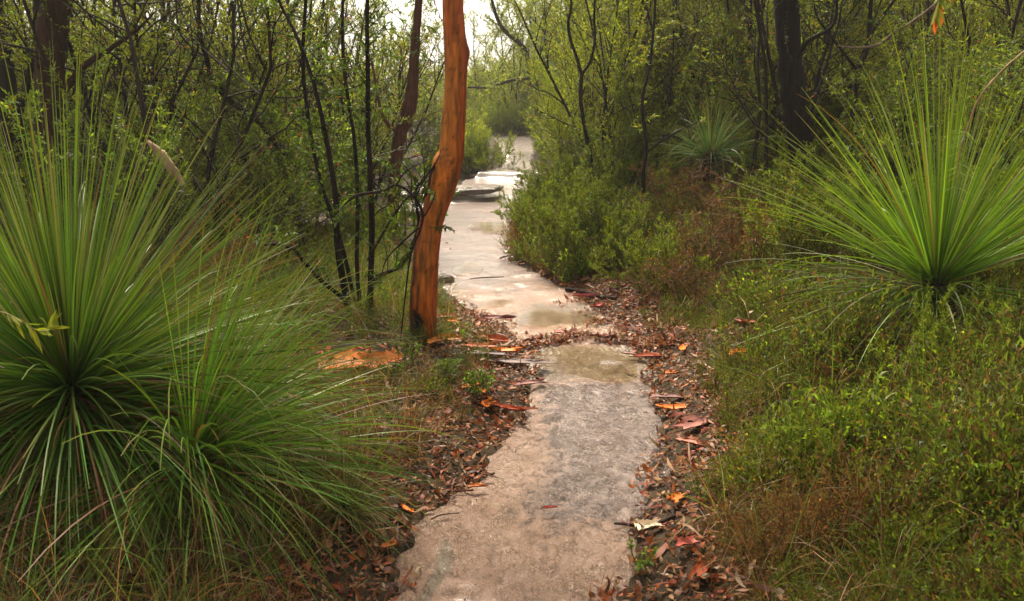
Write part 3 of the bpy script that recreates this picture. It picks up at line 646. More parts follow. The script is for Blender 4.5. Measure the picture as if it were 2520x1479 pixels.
stem_tree('sapling', 'dark zigzag sapling between the black trunk and the hanging red leaves', [
    ('trunk', [(2090, 420, 8.2), (2095, 300, 8.2), (2112, 180, 8.2), (2135, 115, 8.2), (2140, 40, 8.2), (2150, -80, 8.2)], [.03, .027, .024, .022, .02, .014]),
    ('branch', [(2110, 175, 8.2), (2060, 110, 8.1), (2010, 40, 8.1), (2000, -30, 8.1)], [.014, .012, .01, .006])],
    leaf=dict(LF_fine, f=.22, lo=.5, tw=.4, col=SHADEG), seed=31)
stem_tree('fallen_branch', 'pale crooked bare branch slanting up across dark scrub at upper right', [
    ('stem', [(2060, 112, 7.6), (2110, 118, 7.6), (2165, 108, 7.6), (2200, 80, 7.5), (2250, 50, 7.4), (2310, 0, 7.3), (2340, -60, 7.3)], [.006, .012, .013, .013, .014, .013, .010])],
    col=(.20, .13, .095), cat='branch', seed=32)
stem_tree('sapling', 'bent dark sapling between the distant grass tree and the thick black trunk', [
    ('trunk', [(1890, 420, 11), (1890, 300, 11), (1850, 190, 11), (1815, 130, 11), (1795, 60, 11), (1785, -60, 11)], [.03, .03, .028, .025, .02, .012])],
    leaf=dict(LF_fine, f=.35, lo=.45, tw=.5), seed=33)
stem_tree('leaning_tree', 'slanting tree whose trunk leans left over the far bend of the path', [
    ('trunk', [(1420, 340, 21), (1385, 270, 21), (1350, 225, 21), (1310, 190, 21), (1290, 120, 21), (1230, 60, 21), (1200, -40, 21)], [.10, .09, .08, .07, .06, .05, .03]),
    ('branch', [(1310, 190, 21), (1250, 200, 21), (1200, 215, 21), (1150, 215, 21)], [.05, .04, .03, .02])],
    col=(.045, .030, .022), leaf=dict(LF_fine, f=.6, lo=.3, tw=.9, n=70, L=.07, W=.028, col=PALE), seed=34)
stem_tree('forest_tree', 'reddish gnarled tree behind the black multi-stemmed shrub, left of the orange trunk', [
    ('trunk', [(965, 520, 9.5), (975, 400, 9.5), (985, 330, 9.5), (1005, 270, 9.5), (1015, 210, 9.5), (1022, 100, 9.5), (1030, 0, 9.5), (1035, -200, 9.5)], [.07, .07, .075, .09, .07, .05, .045, .03]),
    ('branch', [(985, 330, 9.5), (950, 300, 9.4), (930, 240, 9.4), (915, 150, 9.4)], [.03, .025, .02, .012])],
    col=(.09, .035, .022), leaf=dict(LF_broad, f=.5, lo=.45, tw=.45, L=.055, W=.018), seed=35)
stem_tree('snapped_trunk', 'pale snapped dead log leaning above the huge grass tree blades', [
    ('trunk', [(450, 455, 5.0), (430, 425, 5.0), (395, 380, 5.0), (363, 347, 5.0)], [.012, .028, .032, .008])], col=(.36, .24, .14), cat='log', seed=36)

# =================================================================== shrub thicket
def clear(x, y, Rr):
    """keeps the view of the path open along its whole length: compares bearings from the track's near end"""
    if y > 29: return True
    if min(abs(x - float(xl(y))), abs(x - float(xr(y)))) < Rr * .55 or float(xl(y)) - Rr * .5 < x < float(xr(y)) + Rr * .5: return False
    ys = np.linspace(y, 28, 40)
    if x > .5 * (float(xl(y)) + float(xr(y))): return (x - Rr * .8) / y > float(np.max(np.where(ys > y, xr(ys) / ys, -9))) - .01
    return (x + Rr * .8) / y < float(np.min(np.where(ys > y, xl(ys) / ys, 9))) + .01
KEEP = [(.244, 8.8, .055), ((1820 * 1024 / 2519 - 512) / 800, 7.2, .085), ((860 * 1024 / 2519 - 512) / 800, 8.5, .11), ((1960 * 1024 / 2519 - 512) / 800, 7.6, .10), ((1435 * 1024 / 2519 - 512) / 800, 9.4, .05), ((115 * 1024 / 2519 - 512) / 800, 7.6, .09), ((1590 * 1024 / 2519 - 512) / 800, 8.2, .03)]
def scatter(kinds, n, X, Yr, size, rad, seed, group, label, mind=.6):
    rng = np.random.default_rng(seed); got = []; tries = 0
    while len(got) < n and tries < n * 60:
        tries += 1; y = float(rng.uniform(*Yr)); x = float(rng.uniform(X[0](y) if callable(X[0]) else X[0], X[1](y) if callable(X[1]) else X[1]))
        if not clear(x, y, rad): continue
        if any((x - a) ** 2 + (y - b) ** 2 < mind ** 2 for a, b in got): continue
        if min((x - q[0]) ** 2 + (y - q[1]) ** 2 for q in (g1, g2, gr, gb)) < .5: continue
        if any(y < dd_ + .2 and abs(x / y - bb_) < ww_ for bb_, dd_, ww_ in KEEP): continue
        got.append((x, y)); k = kinds[int(rng.integers(len(kinds)))]
        put(k, x, y, float(rng.uniform(*size)), rng, label, None, group, sz=float(rng.uniform(.85, 1.2)))
    return got
# named shrubs first
def named(kind, u, v, s, label, k=0, y=None, sz=1.0):
    p = G(u, v); put(kind, float(p[0]), float(p[1]), s, None, label, None, None, sz, k)
named('heath', 1420, 655, 1.0, 'rounded yellow-green heath bush bulging over the right edge of the path', 0, sz=1.1)
named('heath', 1385, 600, .95, 'feathery heath bush on the inside of the path bend, below the forked sapling', 1, sz=1.15)
named('heath', 1385, 560, 1.0, 'second heath bush along the inside of the bend, behind the feathery one', 2)
named('heath', 1395, 520, 1.05, 'third heath bush along the inside of the bend', 0)
named('heath', 1405, 485, 1.1, 'fourth heath bush along the inside of the bend, beside the step in the rock', 1)
named('scrub', 1430, 450, .9, 'dark bushy scrub at the right end of the step in the rock', 0)
named('heath', 1385, 410, 1.1, 'yellow-green bush right of the far pale stretch of path', 1)
named('heath', 1375, 385, 1.2, 'bright heath bush right of the farthest pale stretch', 2)
for q, (a_, b_, s_, w_) in enumerate(((-1.25, 27.8, 1.3, 'first'), (-.7, 28.2, 1.2, 'second'), (-.15, 28.4, 1.3, 'third'), (.4, 28.3, 1.25, 'fourth'), (.9, 27.7, 1.3, 'fifth'))):
    put('heath', a_, b_, s_, None, 'pale green bush closing the end of the visible path, %s from the left' % w_, None, None, 1.3, q % 3)
named('scrub', 1115, 415, .75, 'dark bush right behind the orange trunk at the far rock ledge', 2)
named('scrub_far', 1140, 392, .6, 'round olive bush left of the narrow far path, nearer of two', 0)
named('scrub_far', 1135, 368, .6, 'round olive bush left of the narrow far path, farther of two', 1)
named('scrub', 1060, 400, .9, 'broad dark bush behind the orange trunk, left of the ledge', 0)
named('scrub', 1175, 424, .5, 'dark low bush hugging the left side of the far pale path', 1)
named('scrub', 1365, 362, .9, 'bright bush at the right of the far bend', 1)
named('heath', 1520, 560, 1.1, 'olive heath bush between the two thin saplings on the right', 2)
named('scrub', 1500, 640, .55, 'low leafy shrub holding dry pale orange bark', 1)
named('heath_brown', 1810, 665, 1.0, 'tangled brown dead-looking bush mid right, darkest of the bank', 0)
named('heath_brown', 1660, 540, 1.0, 'reddish brown dry bush right of the thin sapling', 1)
named('heath_brown', 1720, 760, .55, 'low brown twiggy bush beside the leaf litter on the right', 2)
named('heath', 2010, 640, .9, 'olive heath bush left of the bright grass tree', 0)
named('heath', 1960, 560, 1.1, 'heath bush behind the tangled brown one', 1)
named('heath', 1640, 700, .75, 'low olive bush at the edge of the litter patch on the right', 1)
named('broadleaf', 960, 470, .6, 'green broad-leaved shrub behind the black stems', 0)
named('broadleaf', 760, 620, .9, 'bright green leafy shrub under the multi-stemmed one', 1)
named('heath', 1190, 425, 1.2, 'dark green rounded bush by the far rock ledge left of the path', 2)
named('heath', 1140, 415, 1.3, 'pale green bush touching the right side of the orange trunk at path level', 0)
rng0 = np.random.default_rng(9)
# dense bank on the right
scatter(['heath', 'heath', 'heath', 'scrub', 'heath_brown'], 46, (lambda y: float(xr(y)) + .7, lambda y: 1.4 + y * .75), (5.2, 11), (.8, 1.2), .55, 1, 'heath bushes on the right bank', 'heath', .55)
scatter(['scrub', 'teatree', 'teatree', 'needle'], 60, (lambda y: float(xr(y)) + .8, lambda y: y * .8), (9.5, 16), (.85, 1.3), .8, 2, 'shrubs of the right thicket', '', .85)
scatter(['teatree_far', 'teatree_far', 'gum', 'teatree_sparse', 'scrub_far'], 70, (lambda y: float(xr(y)) + 1.2, lambda y: y * .8), (15, 26), (1.0, 1.5), 1.0, 3, 'trees of the hillside right of the path', '', 1.1)
scatter(['gum', 'teatree_far', 'teatree_far'], 50, (lambda y: y * .11, lambda y: y * .8), (26, 46), (1.5, 2.4), 1.4, 4, 'far trees behind the right thicket', '', 1.7)
scatter(['scrub_far', 'heath', 'scrub_far'], 34, (lambda y: float(xr(y)) + .3, 4.5), (28.6, 33), (.8, 1.25), .6, 15, 'pale bushes closing off the far bend', '', .6)
scatter(['teatree_far', 'needle', 'scrub_far'], 60, (-6, 6), (33, 46), (.55, .85), .8, 5, 'pale trees beyond the far bend', '', 1.3)
scatter(['broadleaf', 'heath', 'scrub', 'heath_brown'], 24, (lambda y: -y * .75, lambda y: float(xl(y)) - .6), (5.6, 9.5), (.7, 1.05), .5, 6, 'understorey shrubs on the left', '', .6)
scatter(['teatree', 'broadleaf', 'teatree_sparse', 'scrub'], 33, (lambda y: -y * .75, lambda y: float(xl(y)) - .8), (7.5, 15), (.9, 1.3), .9, 7, 'shrubs of the left thicket', '', .95)
scatter(['teatree_sparse', 'gum', 'teatree_far', 'scrub_far'], 22, (lambda y: -y * .75, lambda y: float(xl(y)) - 1), (14, 32), (.7, 1.1), 1.1, 8, 'trees of the woodland on the left', '', 1.2)
scatter(['heath', 'heath_brown', 'heath', 'heath_brown'], 30, (lambda y: float(xr(y)) + .45, lambda y: y * .7), (2.3, 6.0), (.30, .55), .2, 18, 'small heath bushes of the near right bank', '', .38)
scatter(['teatree_far', 'scrub_far', 'teatree'], 20, (lambda y: -y * .72, lambda y: float(xl(y)) - 1.2), (11, 19), (.75, 1.0), .9, 20, 'leafy trees of the middle left woodland', '', 1.0)
scatter(['bare'], 20, (lambda y: -y * .66, lambda y: float(xl(y)) - .7), (6.3, 13), (.8, 1.2), .5, 16, 'bare dark saplings in the left thicket', '', .6)
scatter(['bare'], 18, (lambda y: float(xr(y)) + 1.2, lambda y: y * .7), (8, 15), (.8, 1.2), .5, 17, 'bare dark saplings in the right thicket', '', .8)
for q, (px_, py_, ps_) in enumerate(((.15, 29.6, 1.5), (1.1, 31, 1.7), (-1.6, 34, 1.6), (2.2, 28.8, 1.3))):
    put('teatree_sparse', px_, py_, ps_, None, 'lacy pale tree against the white sky above the far bend, %s from the left' % ('second', 'third', 'first', 'fourth')[q], 'tree', None, 1.0, q % 3)
for q, (px_, py_, ps_) in enumerate(((.9, 35, 1.0), (1.9, 35, 1.7), (2.9, 33, 1.9))):
    put('teatree_far', px_, py_, ps_, None, 'soft pale green tree closing over the far bend, %s from the left' % ('first', 'second', 'third')[q], 'tree', None, 1.0, q % 3)
# labels for the scattered plants: what each looks like, the landmark it stands by, its place among its likes
LM = [((-.6, 5.3), 'orange tree'), ((.9, 5.3), 'leaf dam'), ((1.3, 2.8), 'forked twig'), ((1.15, 9.4), 'forked sapling'), ((1.7, 8.2), 'yellow-rosette sapling'), ((2.2, 7.6), 'thick black trunk'), ((gr[0], gr[1]), 'bright grass tree'), ((gb[0], gb[1]), 'distant grass tree'),
      ((-3.5, 7.6), 'thick brown trunk'), ((-1.15, 5.75), 'black multi-stemmed shrub'), ((-1.3, 9.5), 'reddish gnarled tree'), ((.9, 21), 'leaning tree'), ((0, 27), 'far bend'), ((-9, 15), 'far left'), ((9, 15), 'upper right shade'), ((-8, 24), 'white sky gaps'), ((9, 24), 'slope top'), ((14, 35), 'far right skyline'), ((5, 35), 'slope crest'), ((-1, 36), 'valley end'), ((-.6, 14.3), 'undercut rock ledge'), ((-3.2, 9.5), 'crooked sapling'),
      ((-2.2, 8), 'slim bent sapling'), ((3.2, 11), 'bent dark sapling')]
LOOK = {'bare': 'nearly leafless dark sapling', 'teatree': 'olive tea-tree', 'teatree_sparse': 'thin pale tea-tree', 'broadleaf': 'glossy green broad-leaved shrub', 'heath': 'low olive heath bush', 'heath_brown': 'brown dry heath bush', 'gum': 'long-leaved gum sapling',
        'needle': 'wispy needle-leaved shrub', 'scrub': 'dark green sprawling bush', 'teatree_far': 'dense leafy olive tree', 'scrub_far': 'pale green rounded bush'}
cells = {}
for o, kind, x, y in PLANTS:
    if not o.get('group'): continue
    xx, yy = x, y; d = [((x - p[0]) ** 2 + ((y - p[1]) * .8) ** 2, p, nm) for p, nm in LM]; _, p, nm = min(d)
    dx, dy = x / y - p[0] / p[1], y - p[1]
    rel = ('behind and right of' if dx > 0 else 'behind and left of') if dy > 1.2 else ('in front and right of' if dx > 0 else 'in front and left of') if dy < -1.2 else ('right of' if dx > 0 else 'left of')
    cells.setdefault((LOOK[kind], rel, nm), []).append((x / y, o))
ORD = ['leftmost'] + [w_ + ' from left' for w_ in 'second third fourth fifth sixth seventh eighth ninth tenth eleventh twelfth'.split()]
for (lk, rel, nm), L in cells.items():
    L.sort(key=lambda t: t[0])
    for q, (_, o) in enumerate(L):
        lk_ = lk.replace('dense leafy ', 'leafy ') if len(nm) > 18 else lk; o['label'] = '%s %s the %s' % (lk_, rel, nm) + ('' if len(L) == 1 else ', ' + ('rightmost' if q == len(L) - 1 else ORD[q] if q < 12 else 'amid others'))

# =================================================================== ground cover: tufts stamped into one mesh
def tuft_template(rng, n, h, leaf, col, dead, stem):
    mb = MB(); m = max(3, n // 14); az = rng.uniform(0, 6.28, m); le = rng.uniform(.1, 1.1, m)
    d = np.stack((np.cos(az) * np.sin(le), np.sin(az) * np.sin(le), np.cos(le)), 1); L = h * rng.uniform(.5, 1.1, m)
    i = rng.integers(0, m, n); t = rng.uniform(.15, 1, n); P = d[i] * (L[i] * t)[:, None]; P[:, 2] += .25 * h * t * t * np.sin(le[i])
    dd = unit(d[i] + rng.normal(0, .55, (n, 3)) + np.array([0, 0, .3])); N = unit(perp(rng, dd) + np.array([0, 0, .8]))
    C = jitter(rng, col, n, .3); k = rng.random(n) < dead; C[k] = jitter(rng, (.13, .06, .03), k.sum(), .35)
    leaf_quad(mb, P, dd, N, leaf[0] * rng.lognormal(0, .3, n), leaf[1] * rng.lognormal(0, .2, n), C)
    blades(mb, rng, np.zeros((m, 3)), d, L, np.full(m, .0035), jitter(rng, stem, m, .3), .1, 3)
    return np.concatenate(mb.v), np.concatenate(mb.c), np.concatenate(mb.f), np.concatenate(mb.n)
def grass_template(rng, n, h, w, col, dead, droop=.8):
    mb = MB(); az = rng.uniform(0, 6.28, n); le = rng.uniform(.05, 1.15, n)
    d = np.stack((np.cos(az) * np.sin(le), np.sin(az) * np.sin(le), np.cos(le)), 1)
    C = jitter(rng, col, n, .3); k = rng.random(n) < dead; C[k] = jitter(rng, (.20, .11, .05), k.sum(), .35)
    P = np.stack((rng.normal(0, .02, n), rng.normal(0, .02, n), np.zeros(n)), 1)
    blades(mb, rng, P, d, h * rng.uniform(.4, 1.2, n), np.full(n, w), C, droop * rng.uniform(.3, 1.6, n), 5)
    return np.concatenate(mb.v), np.concatenate(mb.c), np.concatenate(mb.f), np.concatenate(mb.n)
def stamp(mb, tpl, xs, ys, sc, rng, dz=0.0, tint=.2):
    near = (xs > -1.35) & (xs < .1) & (ys > 3.5) & (ys < 5.6); sc = sc * np.where(near, .62, 1); bare = (np.abs(xs + .72) < .38) & (ys > 4.35) & (ys < 5.0); xs, ys, sc = xs[~bare], ys[~bare], sc[~bare]
    v, c, f, n = tpl; m = len(xs)
    if not m: return
    a = rng.uniform(0, 6.28, m); ca, sa = np.cos(a)[:, None], np.sin(a)[:, None]; s = sc[:, None]
    X = (v[None, :, 0] * ca - v[None, :, 1] * sa) * s + xs[:, None]; Y = (v[None, :, 0] * sa + v[None, :, 1] * ca) * s + ys[:, None]
    Z = v[None, :, 2] * s + H0(xs, ys)[:, None] + dz
    V = np.stack((X, Y, Z), -1).reshape(-1, 3).astype(np.float32)
    C = (c[None] * rng.lognormal(0, tint, m)[:, None, None]).reshape(-1, 3)
    k = mb.k; F = (f[None, :] + (np.arange(m) * len(v))[:, None]).ravel() + k
    mb.v.append(V); mb.c.append(C.astype(np.float32)); mb.f.append(F); mb.n.append(np.tile(n, m)); mb.k += len(V)
def points(rng, n, X, Yr, test, power=1.0):
    y = Yr[0] + (Yr[1] - Yr[0]) * rng.random(n) ** power; w = y * .72 + .45; x = rng.uniform(np.maximum(X[0], -w), np.maximum(np.minimum(X[1], w), np.maximum(X[0], -w) + .01))
    k = test(x, y) & (np.abs(x) < y * .78 + .6); return x[k], y[k]
rng = np.random.default_rng(44)
dRf = lambda x, y: x - xr(y); dLf = lambda x, y: xl(y) - x
fld = lambda x, y: nz(x + 3.3, y - 1.7, .25, 1.0)       # patchiness
ug = MB()
T_olive = [tuft_template(rng, 260, .27, (.020, .0060), (.100, .135, .016), .14, (.06, .04, .02)) for _ in range(4)]
T_green = [tuft_template(rng, 230, .25, (.026, .008), (.115, .165, .016), .08, (.05, .05, .02)) for _ in range(3)]
T_brown = [tuft_template(rng, 170, .24, (.022, .0045), (.13, .085, .03), .6, (.16, .08, .04)) for _ in range(3)]
x, y = points(rng, 7500, (.3, 9), (1.6, 11.5), lambda x, y: (dRf(x, y) > .20 + .10 * nz(x, y, .8, 3)) & (nz(x, y, 1.0, 3.2) > -.75), 1.15)
xb, yb2 = points(rng, 2600, (-.1, 3), (6.8, 14), lambda x, y: (dRf(x, y) > .02 + .04 * nz(x, y, .8, 3)) & (dRf(x, y) < 1.6), .9); x = np.concatenate((x, xb)); y = np.concatenate((y, yb2))
fv = fld(x, y); which = np.where(fv > .6, 2, np.where(fv < -.9, 1, 0)); brn = rng.random(len(x)) < np.where(y < 4.5, .20, .22); which[brn] = 2
edge = ss(.1, .9, dRf(x, y)); sc = rng.uniform(.5, 1.2, len(x)) * (.40 + .65 * edge); sc = sc * np.clip(1.0 + .35 * nz(x + 9, y, .6, 2.0), .5, 1.7); sc = np.where(y > 7, rng.uniform(.7, 1.4, len(x)), sc)
for w_, T in ((0, T_olive), (1, T_green), (2, T_brown)):
    for t in range(len(T)):
        k = (which == w_) & ((np.arange(len(x)) % len(T)) == t); stamp(ug, T[t], x[k], y[k], sc[k], rng, -.01)
x, y = points(rng, 3000, (-7, .2), (2.2, 10.5), lambda x, y: (dLf(x, y) > .3 + .1 * nz(x, y, .8, 3)) & ((y > 3.9) | (rng.random(len(x)) < .10)), 1.2)
sc = rng.uniform(.4, 1.0, len(x)); which = rng.integers(0, 3, len(x))
for w_, T in ((0, T_olive), (1, T_green), (2, T_brown)):
    for t in range(len(T)):
        k = (which == w_) & ((np.arange(len(x)) % len(T)) == t); stamp(ug, T[t], x[k], y[k], sc[k], rng, -.01)
tag(ug.build('ground_cover', M_leaf), 'knee-low olive and brown heath plants carpeting both banks', 'ground cover', kind='stuff')
gg = MB(); TG = [grass_template(rng, 22, .34, .0030, (.10, .13, .025), .35, 1.5) for _ in range(4)]
x, y = points(rng, 520, (.4, 7), (1.7, 9), lambda x, y: dRf(x, y) > .30, 1.2); sc = rng.uniform(.5, 1.2, len(x))
for t in range(4): k = (np.arange(len(x)) % 4) == t; stamp(gg, TG[t], x[k], y[k], sc[k], rng)
TB = [grass_template(rng, 34, .5, .0036, (.095, .145, .028), .28, 1.2) for _ in range(3)]
x, y = points(rng, 1500, (-5, .1), (1.8, 8), lambda x, y: (dLf(x, y) > .28) & ~((y < 3.3) & (x > -.62)) & (rng.random(len(x)) < np.where(y < 4, .35, 1)), 1.2); sc = rng.uniform(.4, 1.0, len(x))
for t in range(3): k = (np.arange(len(x)) % 3) == t; stamp(gg, TB[t], x[k], y[k], sc[k], rng)
TD = [grass_template(rng, 34, .50, .0040, (.060, .030, .015), .6, 1.3) for _ in range(3)]
x, y = points(rng, 260, (-4, -.3), (1.7, 4.2), lambda x, y: dLf(x, y) > .30 + .1 * nz(x, y, .8, 3)); sc = rng.uniform(.5, 1.0, len(x))
for t in range(3): k = (np.arange(len(x)) % 3) == t; stamp(gg, TD[t], x[k], y[k], sc[k], rng)
TL = [grass_template(rng, 7, .62, .0034, (.12, .16, .03), .25, 1.7) for _ in range(4)]
x, y = points(rng, 210, (.5, 6), (2.2, 8), lambda x, y: dRf(x, y) > .45); sc = rng.uniform(.6, 1.1, len(x))
for t in range(4): k = (np.arange(len(x)) % 4) == t; stamp(gg, TL[t], x[k], y[k], sc[k], rng)
TW = [grass_template(rng, 9, .26, .0026, (.09, .05, .024), .3, 1.3) for _ in range(3)]
x, y = points(rng, 800, (.3, 7), (1.9, 9), lambda x, y: dRf(x, y) > .25); sc = rng.uniform(.4, 1.0, len(x))
for t in range(3): k = (np.arange(len(x)) % 3) == t; stamp(gg, TW[t], x[k], y[k], sc[k], rng)
tag(gg.build('grass', M_blade), 'thin arching grass stems mixed through the banks', 'grass', kind='stuff')

# =================================================================== leaf litter
def litter_colors(rng, n):
    pal = np.array([[.38, .16, .06], [.50, .28, .13], [.34, .07, .03], [.56, .15, .035], [.16, .06, .035], [.60, .43, .27], [.24, .10, .07], [.42, .20, .11]])
    return jitter(rng, (1, 1, 1), n, .2, .06) * .72 * pal[rng.choice(len(pal), n, p=[.2, .13, .20, .14, .16, .04, .08, .05])]
lm = MB()
def litter(n, X, Yr, test, L=.05, W=.012, lift=.02, power=1.0):
    x, y = points(rng, n, X, Yr, test, power); m = len(x); z = H0(x, y) + rng.uniform(0, lift, m) + .002
    a = rng.uniform(0, 6.28, m); e = rng.normal(0, .22, m); d = np.stack((np.cos(a) * np.cos(e), np.sin(a) * np.cos(e), np.sin(e)), 1)
    N = unit(np.stack((rng.normal(0, .4, m), rng.normal(0, .4, m), rng.choice([1, -1], m)), 1))
    leaf_long(lm, np.stack((x, y, z), 1), d, N, L * .8 * rng.lognormal(0, .5, m), W * rng.lognormal(0, .45, m), litter_colors(rng, m), curl=rng.normal(0, 1.4, m), twist=.8)
E = lambda x, y: nz(x, y, .8, 4)
litter(15000, (.2, 2.2), (1.7, 7.5), lambda x, y: (dRf(x, y) > -.05 + .05 * E(x, y)) & (dRf(x, y) < .42 + .16 * E(x, y)))
litter(12000, (.4, 8), (1.9, 10), lambda x, y: (dRf(x, y) > .2), lift=.06, power=1.2)
litter(15000, (-1.6, .4), (1.7, 6), lambda x, y: (dLf(x, y) > -.04 + .05 * E(x, y)) & (dLf(x, y) < .5 + .16 * E(x, y)))
litter(13000, (-6, 0), (1.7, 9), lambda x, y: (dLf(x, y) > .2), lift=.05, power=1.2)
# dam of leaves across the path and the patch on its right
litter(14000, (-1.8, 2.4), (1.7, 7.5), lambda x, y: ((dRf(x, y) > -.03 + .04 * E(x, y)) & (dRf(x, y) < .6)) | ((dLf(x, y) > -.03 + .04 * E(x, y)) & (dLf(x, y) < .8)), L=.024, W=.010, lift=.012)
litter(4500, (-.1, 2), (7.2, 14), lambda x, y: (dRf(x, y) > -.04 + .05 * E(x, y)) & (dRf(x, y) < .9), lift=.03, L=.07, W=.02)
litter(7000, (-.1, 1.1), (4.8, 5.62), lambda x, y: np.abs(y - (5.40 - .65 * np.abs(x - .5) + .03 * E(x * 3, y))) < .085 + .03 * E(x * 2, y), lift=.035)
litter(1500, (.25, 1.3), (5.3, 7.0), lambda x, y: x > .62 - .1 * (y - 5.5) + .13 * E(x, y), lift=.02)
litter(450, (-.8, .2), (5.4, 6.3), lambda x, y: x < .05 - .3 * (y - 5.4) + .1 * E(x, y), lift=.02)
litter(500, (-1.4, .6), (6.6, 13), lambda x, y: (inpath(x, y) > 0) & (E(x * 1.3, y * 2.4) > .9), lift=.008, L=.04)
litter(260, (-.4, .8), (2.2, 6), lambda x, y: (inpath(x, y) > .02) & (inpath(x, y) < .10), lift=.004, L=.03, W=.008)
litter(3000, (-5, -.6), (7, 14), lambda x, y: dLf(x, y) > .1, lift=.03, L=.07, W=.02)
tag(lm.build('leaf_litter', M_dry), 'brown, tan and red fallen gum leaves lining both edges of the path', 'leaf litter', kind='stuff')
# crumbs and grit on the rock
cm = MB(); x, y = points(rng, 900, (-.6, .9), (2.0, 9), lambda x, y: inpath(x, y) > .02, 1.4); m = len(x); a = rng.uniform(0, 6.28, m)
leaf_quad(cm, np.stack((x, y, H0(x, y) + .002), 1), np.stack((np.cos(a), np.sin(a), 0 * a), 1), np.tile([0, 0, 1.0], (m, 1)) + rng.normal(0, .2, (m, 3)), .009 * rng.lognormal(0, .6, m), .004 * rng.lognormal(0, .4, m), jitter(rng, (.07, .035, .02), m, .5))
tag(cm.build('plant_debris', M_dry), 'dark specks of twig and leaf debris scattered on the wet rock', 'debris', kind='stuff')

# =================================================================== single pieces of bark, leaves and sticks
def bark_piece(u, v, L, W, rz, curl, col, label, lift=.01, pitch=0.0, seed=0, tilt=False, group=None, cat='bark', name='bark_piece'):
    rng = np.random.default_rng(seed + int(u + v)); p = G(u, v); nx, ny = 9, 6
    t = np.linspace(-.5, .5, nx)[:, None]; s = np.linspace(-.5, .5, ny)[None, :]
    wid = W * (1 - 1.4 * np.abs(t) ** 2.2 + .10 * np.sin(t * 19 + seed)); wid = wid * (1 + .16 * rng.normal(size=(nx, 1))); wid[[0, -1]] *= rng.uniform(.6, 2.2, (2, 1)); a = s * curl; bow = rng.uniform(-.5, .5) * L
    x = t * L + .022 * rng.normal(size=(nx, ny)) * (L / .2) + .10 * L * np.sign(t) * (np.abs(t) > .45) * rng.normal(size=(nx, ny)) ; y = np.sin(a) * wid / max(abs(curl), .1) + bow * t * t; z = (1 - np.cos(a)) * wid / max(abs(curl), .1) + .25 * L * t * t * rng.uniform(-.6, 1)
    v_ = np.stack((x, y + 0 * x, z), -1).reshape(-1, 3); i = np.arange(nx - 1)[:, None] * ny + np.arange(ny - 1)[None, :]
    F = np.stack((i, i + 1, i + ny + 1, i + ny), -1).reshape(-1, 4); mb = MB()
    C = jitter(rng, col, nx * ny, .12, .05)
    n = len(v_); off = np.array([0, 0, .003]); mb.add(v_, F, C)
    mb.add(v_ - off, F[:, ::-1], C * .55)
    # rim
    rim = [j for j in range(ny)] + [k * ny + ny - 1 for k in range(1, nx)] + [(nx - 1) * ny + j for j in range(ny - 2, -1, -1)] + [k * ny for k in range(nx - 2, 0, -1)]
    rv = np.concatenate((v_[rim], v_[rim] - off)); m = len(rim); mb.add(rv, np.array([[k, k + m, (k + 1) % m + m, (k + 1) % m] for k in range(m)]), np.array(col) * .6)
    o = mb.build(name, M_dry); o.location = (p[0], p[1], p[2] + lift); o.rotation_euler = (rng.uniform(-.15, .15) + (.35 if tilt else 0), pitch, rz)
    return tag(o, label, cat, group)
ORG = (.68, .19, .03); ORR = (.42, .085, .03); PNK = (.34, .14, .11); TAN = (.48, .28, .14); GRB = (.20, .13, .12); CRM = (.70, .55, .38); RED = (.32, .03, .015)
